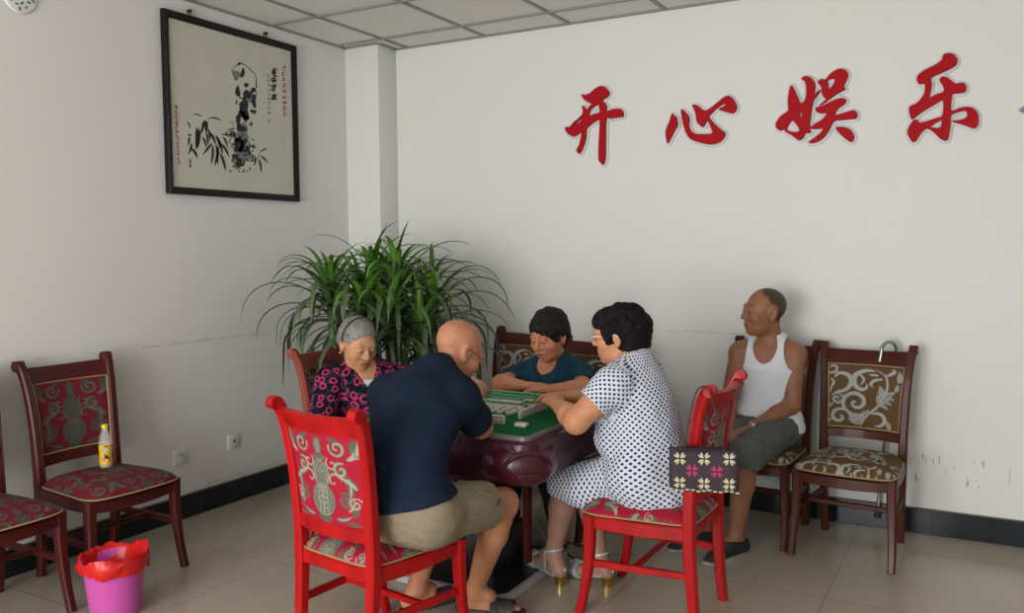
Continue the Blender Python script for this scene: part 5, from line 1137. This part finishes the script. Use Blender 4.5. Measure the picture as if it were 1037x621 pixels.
def leaf(base, az, el, L, w, droop, tone):
    n = 14; p = np.array(base, float); e = el; pts = [p.copy()]; dirs = []
    for i in range(n):
        t = i / n; d = np.array([math.cos(az) * math.cos(e), math.sin(az) * math.cos(e), math.sin(e)]); dirs.append(d); p = p + d * L / n; pts.append(p.copy()); e = max(e - droop * (.25 + 1.5 * t) / n, -1.5)
    dirs.append(dirs[-1]); pts = np.array(pts)
    pts[:, 0] = np.where(pts[:, 0] + PX < .02, .02 - PX + .15 * (pts[:, 0] + PX - .02) * 0, pts[:, 0]); pts[:, 1] = np.where(pts[:, 1] + PY > -.02, -.02 - PY, pts[:, 1])
    inc = (pts[:, 0] + PX < .165) & (pts[:, 1] + PY > -.22); pts[inc, 1] = -.22 - PY
    V = []; Cc = []
    for i in range(n + 1):
        t = i / n; d = dirs[i]; s = N(np.cross(d, (0, 0, 1)) + 1e-6); u = np.cross(s, d); ww = w * (.55 + .45 * min(t * 5, 1)) * (1 - t ** 3.4) + .0006
        V += [pts[i] - s * ww + u * ww * .35, pts[i], pts[i] + s * ww + u * ww * .35]; c = np.array(tone) * (1.15 if i % 1 == 0 else 1); Cc += [c, c * 1.25, c]
    F = []
    for i in range(n):
        for j in (0, 1): F.append((i * 3 + j, i * 3 + j + 1, i * 3 + 4 + j, i * 3 + 3 + j))
    lf.add(V, F, 0, [tuple(c) for c in Cc])
for (x, y, z) in ROS:
    P = catmull([(x * .22, y * .22, .28), (x * .45, y * .45, .6), (x * .85, y * .85, z * .8), (x, y, z)], 5); st.tube(P, np.linspace(.022, .014, len(P)), 8)
    for q in range(40):
        fr = q / 40; az = q * 2.39996 + rp.uniform(-.3, .3); el = 1.42 - 1.5 * fr + rp.uniform(-.15, .15); L = rp.uniform(.44, .73) * (.60 + .40 * min(1, fr * 2.5)); g = rp.random()
        tone = (.038 + .045 * g, .070 + .062 * g, .030 + .025 * g) if fr > .3 else (.05 + .05 * g, .14 + .08 * g, .022)
        leaf((x, y, z - .16 * fr), az, el, L, rp.uniform(.0145, .0215), rp.uniform(1.9, 3.8) * (.6 + .7 * fr), tone)
for k, (tx, tz, bx) in enumerate(((-.62, 1.56, -.2), (-.60, 1.40, -.24), (.60, 1.46, .2), (.58, 1.55, .15), (-.10, 1.70, -.1), (.02, 1.74, .1))):   # the longest outliers
    az = math.atan2(.30 * tx, .95 * tx) if abs(tx) > .3 else rp.uniform(-1, 1); leaf((bx, -.1, 1.27), az, .75 if abs(tx) > .3 else 1.35, .52 if abs(tx) > .3 else .44, .013, 1.6 if abs(tx) > .3 else .5, (.03, .085, .02))
st.build('stem', mat('dracaena_stem', (.17, .13, .08), rough=.8, bump=.8, bscale=70), plant)
lf.build('foliage', leafm, plant, color=True, smooth=60)

# ------------------------------------------------------------------ waste bin with a red bag
bx, by = .790, -2.675
bn = empty('waste_bin', (bx, by, 0), 'pink ribbed plastic waste bin lined with a red bag', 'waste bin')
pinkm = mat('pink_plastic', (.62, .10, .42), rough=.35, spec=.5, sss=.15)
def rib(r, z, a): return r + (.0016 * math.cos(a * 36) if .02 < z < .215 else 0)
b = MB(); b.lathe([(.0, .002), (.094, .002), (.097, .008), (.0985, .02), (.1195, .215), (.121, .222), (.1265, .226), (.1265, .236), (.119, .238), (.116, .22), (.094, .012), (.0, .010)], 144, cap=False, fn=rib); b.build('bin_body', pinkm, bn)
rd = np.random.RandomState(3); ph = rd.uniform(0, 6.28, 12); bagm = mat('red_plastic_bag', (.72, .016, .014), rough=.3, spec=.4, trans=.12, bump=1., bscale=70)
def crump(k, a): return sum(math.sin((3 + 2 * i) * a + ph[i] + k * (1.3 + .4 * i)) / (1.6 + i) for i in range(6)) + .14 * math.sin(17 * a + ph[7] + 2 * k) + .10 * math.sin(27 * a + ph[8] - 3 * k)
b = MB(); rings = []; na = 120
for i, (r, z, am, az_) in enumerate(((.085, .05, .006, .004), (.098, .12, .006, .004), (.110, .19, .005, .004), (.117, .236, .004, .007), (.124, .256, .005, .014), (.134, .258, .005, .014), (.140, .240, .006, .010), (.138, .215, .006, .012), (.1345, .194, .005, .011), (.1320, .182, .004, .014))):
    rings.append([((r + am * crump(i * .7, a)) * math.cos(a), (r + am * crump(i * .7, a)) * math.sin(a), z + az_ * crump(i * .35 + 4, a) - (.012 * math.cos(a - 2.2) if i >= 7 else 0) + (.010 * math.cos(a - .9) if 3 <= i <= 7 else 0)) for a in np.linspace(0, 2 * math.pi, na, endpoint=False)])
b.loft(rings, cap=False); lo_ = b.v[:na]; b.add(lo_, [tuple(range(na))], 0); b.build('bag_liner', bagm, bn, smooth=60)

# ------------------------------------------------------------------ drink bottle on the chair seat
btl = empty('drink_bottle', (.318, -2.362, .487), 'clear plastic bottle with yellow label and cap standing on the chair seat', 'bottle')
clear = mat('clear_plastic', (.85, .87, .87), rough=.08, spec=.6, alpha=.28); juice = mat('orange_drink', (.62, .30, .03), rough=.2, trans=.2)
b = MB(); b.lathe([(.0, .004), (.020, .001), (.027, .004), (.029, .014), (.0275, .045), (.0265, .06), (.0285, .085), (.0295, .110), (.0300, .122), (.0285, .135), (.0235, .155), (.0160, .172), (.0125, .180), (.0125, .196)], 32, cap=False); b.build('bottle_wall', clear, btl)
b = MB(); b.lathe([(.002, .006), (.025, .006), (.0270, .014), (.0258, .05), (.0248, .06), (.0270, .09), (.0275, .106), (.002, .106)], 28); b.build('drink', juice, btl)
lab = mat('yellow_label', (.78, .52, .02), rough=.35); nt = lab.node_tree; p = nt.nodes['Principled BSDF']; tc = [n for n in nt.nodes if n.type == 'TEX_COORD'][0]
b = MB(); b.lathe([(.0294, .020), (.0282, .045), (.0275, .062), (.0292, .085), (.0302, .112)], 40, cap=False)
lo = b.build('label', [lab], btl)
cols = [mat('label_blue', (.25, .45, .68), rough=.35), mat('label_black', (.025, .03, .025), rough=.35), mat('label_orange', (.72, .17, .04), rough=.35), mat('label_white', (.8, .8, .75), rough=.35), mat('label_green', (.05, .16, .04), rough=.35)]
b = MB(); ca = math.atan2(-4.903 + 2.362, 3.937 - .318)
def patch(a0, z0, w, h, m, seed, dr=.0006):
    r = np.random.RandomState(seed); K = 14; rr = np.interp(z0, [.02, .045, .062, .085, .112], [.0294, .0282, .0275, .0292, .0302]); P = []
    for t in np.linspace(0, 2 * math.pi, K, endpoint=False):
        k = 1 + .2 * math.sin(3 * t + r.uniform(0, 6)); da = w * k * math.cos(t) / rr; z = z0 + h * k * math.sin(t); R_ = np.interp(z, [.02, .045, .062, .085, .112], [.0294, .0282, .0275, .0292, .0302]) + dr; P.append((R_ * math.cos(ca + a0 + da), R_ * math.sin(ca + a0 + da), z))
    b.add(P + [np.mean(P, axis=0) + np.array([math.cos(ca + a0), math.sin(ca + a0), 0]) * .0012], [(i, (i + 1) % K, K) for i in range(K)], m)
patch(0, .088, .013, .0085, 0, 1); patch(.05, .106, .008, .003, 1, 2); patch(.1, .054, .009, .011, 1, 3, .0009); patch(-.35, .046, .009, .010, 2, 4); patch(.45, .045, .008, .012, 2, 5); patch(.1, .042, .005, .006, 3, 6, .0014); patch(-.15, .066, .005, .006, 4, 7, .0008); patch(.02, .0885, .009, .0022, 3, 8, .0012)
b.build('label_print', cols, lo)
b = MB(); b.lathe([(.0145, .186), (.0150, .188), (.0150, .203), (.0135, .206), (.001, .206)], 40, fn=lambda r, z, a: r + (.0004 * math.cos(a * 30) if r > .0145 else 0)); b.build('cap', mat('yellow_cap', (.72, .62, .02), rough=.35), btl)

# ------------------------------------------------------------------ walking cane hooked over the empty chair
cn = empty('walking_cane', (3.455, -.10, 0), 'silver walking cane hooked over the back of the empty chair by the wall', 'walking cane'); q0 = np.array(cn.location)
P = [(3.446, -.052, .095), (3.468, -.060, .40), (3.502, -.074, .80), (3.520, -.080, .955)]
for a in np.linspace(.1, math.pi * 1.05, 14): P.append((3.522 - .032 * (1 - math.cos(a)), -.080 - .036 * (1 - math.cos(a)) * 1.15, .968 + .046 * math.sin(a)))
P.append((3.452, -.168, .915))
P = np.array(P)
b = MB(); b.tube(np.array(P) - q0, .0095, 12); b.build('shaft', mat('grey_green_metal', (.36, .42, .37), rough=.28, metal=.8), cn)
b = MB(); b.lathe([(.017, .0), (.018, .006), (.0145, .035), (.0125, .05), (.002, .052)], 16, c=P[0] - q0 + np.array([0, 0, -.03])); b.build('rubber_tip', mat('dark_green_rubber', (.012, .035, .02), rough=.6), cn)

# ------------------------------------------------------------------ handbag hung on the chair of the woman in the dress
bag = empty('handbag', (3.02, -1.80, .60), 'small dark woven handbag with cream and pink flowers hanging on the red chair', 'handbag'); bag.rotation_euler = (0, 0, math.radians(18))
bagc = mat('dark_woven_bag', (.040, .026, .034), rough=.75, bump=.8, bscale=160, vary=.25, vscale=120); creamf = mat('cream_applique', (.60, .56, .36), rough=.7); pinkf = mat('pink_applique', (.50, .025, .13), rough=.7)
b = MB(); W2, H2, D2 = .128, .155, .045; rings = []
for z, kx, ky in ((0, .95, .6), (.004, .985, .9), (.03, 1, 1), (.09, 1, .95), (.14, .99, .6), (H2, .985, .35)): rings.append([(W2 * kx * (abs(math.cos(a)) ** .25) * np.sign(math.cos(a)), D2 * ky * (abs(math.sin(a)) ** .5) * np.sign(math.sin(a)), z + .004 * math.sin(5 * a)) for a in np.linspace(0, 2 * math.pi, 48, endpoint=False)])
b.loft(rings)
def ysurf(z): return -D2 * np.interp(z, [0, .004, .03, .09, .14, .155], [.6, .9, 1, .95, .6, .35]) - .0012
def flower(cx, cz, m):
    for k in range(4):
        a = math.pi / 4 + k * math.pi / 2
        for sd in (-.24, .24):
            e = a + sd; P = [(cx + r * math.cos(e + o), cz + r * math.sin(e + o)) for r, o in ((.003, 0), (.015, -.30), (.0245, -.08), (.0245, .08), (.015, .30))]; b.add([(x, ysurf(z) - .0015, z) for x, z in P] , [(0, 1, 2, 3, 4)], m)
for x, z, m in ((-.088, .122, 1), (0, .124, 1), (.090, .126, 1), (-.044, .080, 2), (.046, .080, 2), (-.088, .034, 1), (0, .034, 1), (.090, .036, 1)): flower(x, z, m)
for x in np.linspace(-.12, .12, 13): b.box((x, ysurf(.008) * .98, .006 + .003 * math.sin(x * 90)), (.014, .004, .005), m=1)
b.build('bag_body', [bagc, creamf, pinkf], bag, smooth=50)
for sg in (-1, 1):
    b = MB(); P = catmull([(-.070, sg * .014, .150), (-.064, sg * .014, .20), (-.048, sg * .010, .30), (-.030, sg * .006, .365), (-.006, sg * .004, .388), (.018, sg * .006, .365), (.044, sg * .010, .28), (.066, sg * .014, .20), (.072, sg * .014, .150)], 5); b.bar(P, .010, .004, (0, 1, 0)); b.build('handle', bagc, bag)

# ------------------------------------------------------------------ black mains lead and adapter under the table
blk = mat('black_cable', (.012, .012, .012), rough=.45); gry = mat('grey_cable', (.28, .27, .25), rough=.5)
b = MB(); b.tube(catmull([(2.05, -1.12, .05), (2.22, -1.02, .010), (2.33, -1.05, .16), (2.345, -1.10, .26), (2.32, -1.16, .20), (2.31, -1.20, .03), (2.22, -1.22, .008), (2.10, -1.19, .05)], 8), .0045, 8); tag(b.build('power_cable', blk), 'black looping power cable on the floor behind the dotted-dress woman\'s legs', 'cable')
b = MB(); b.tube(catmull([(1.98, -1.30, .09), (2.02, -1.28, .20), (2.06, -1.26, .12), (2.12, -1.24, .05), (2.24, -1.15, .006), (2.45, -1.02, .006)], 8), .003, 8); tag(b.build('thin_cable', gry), 'thin grey cable hanging down from the table pedestal', 'cable')
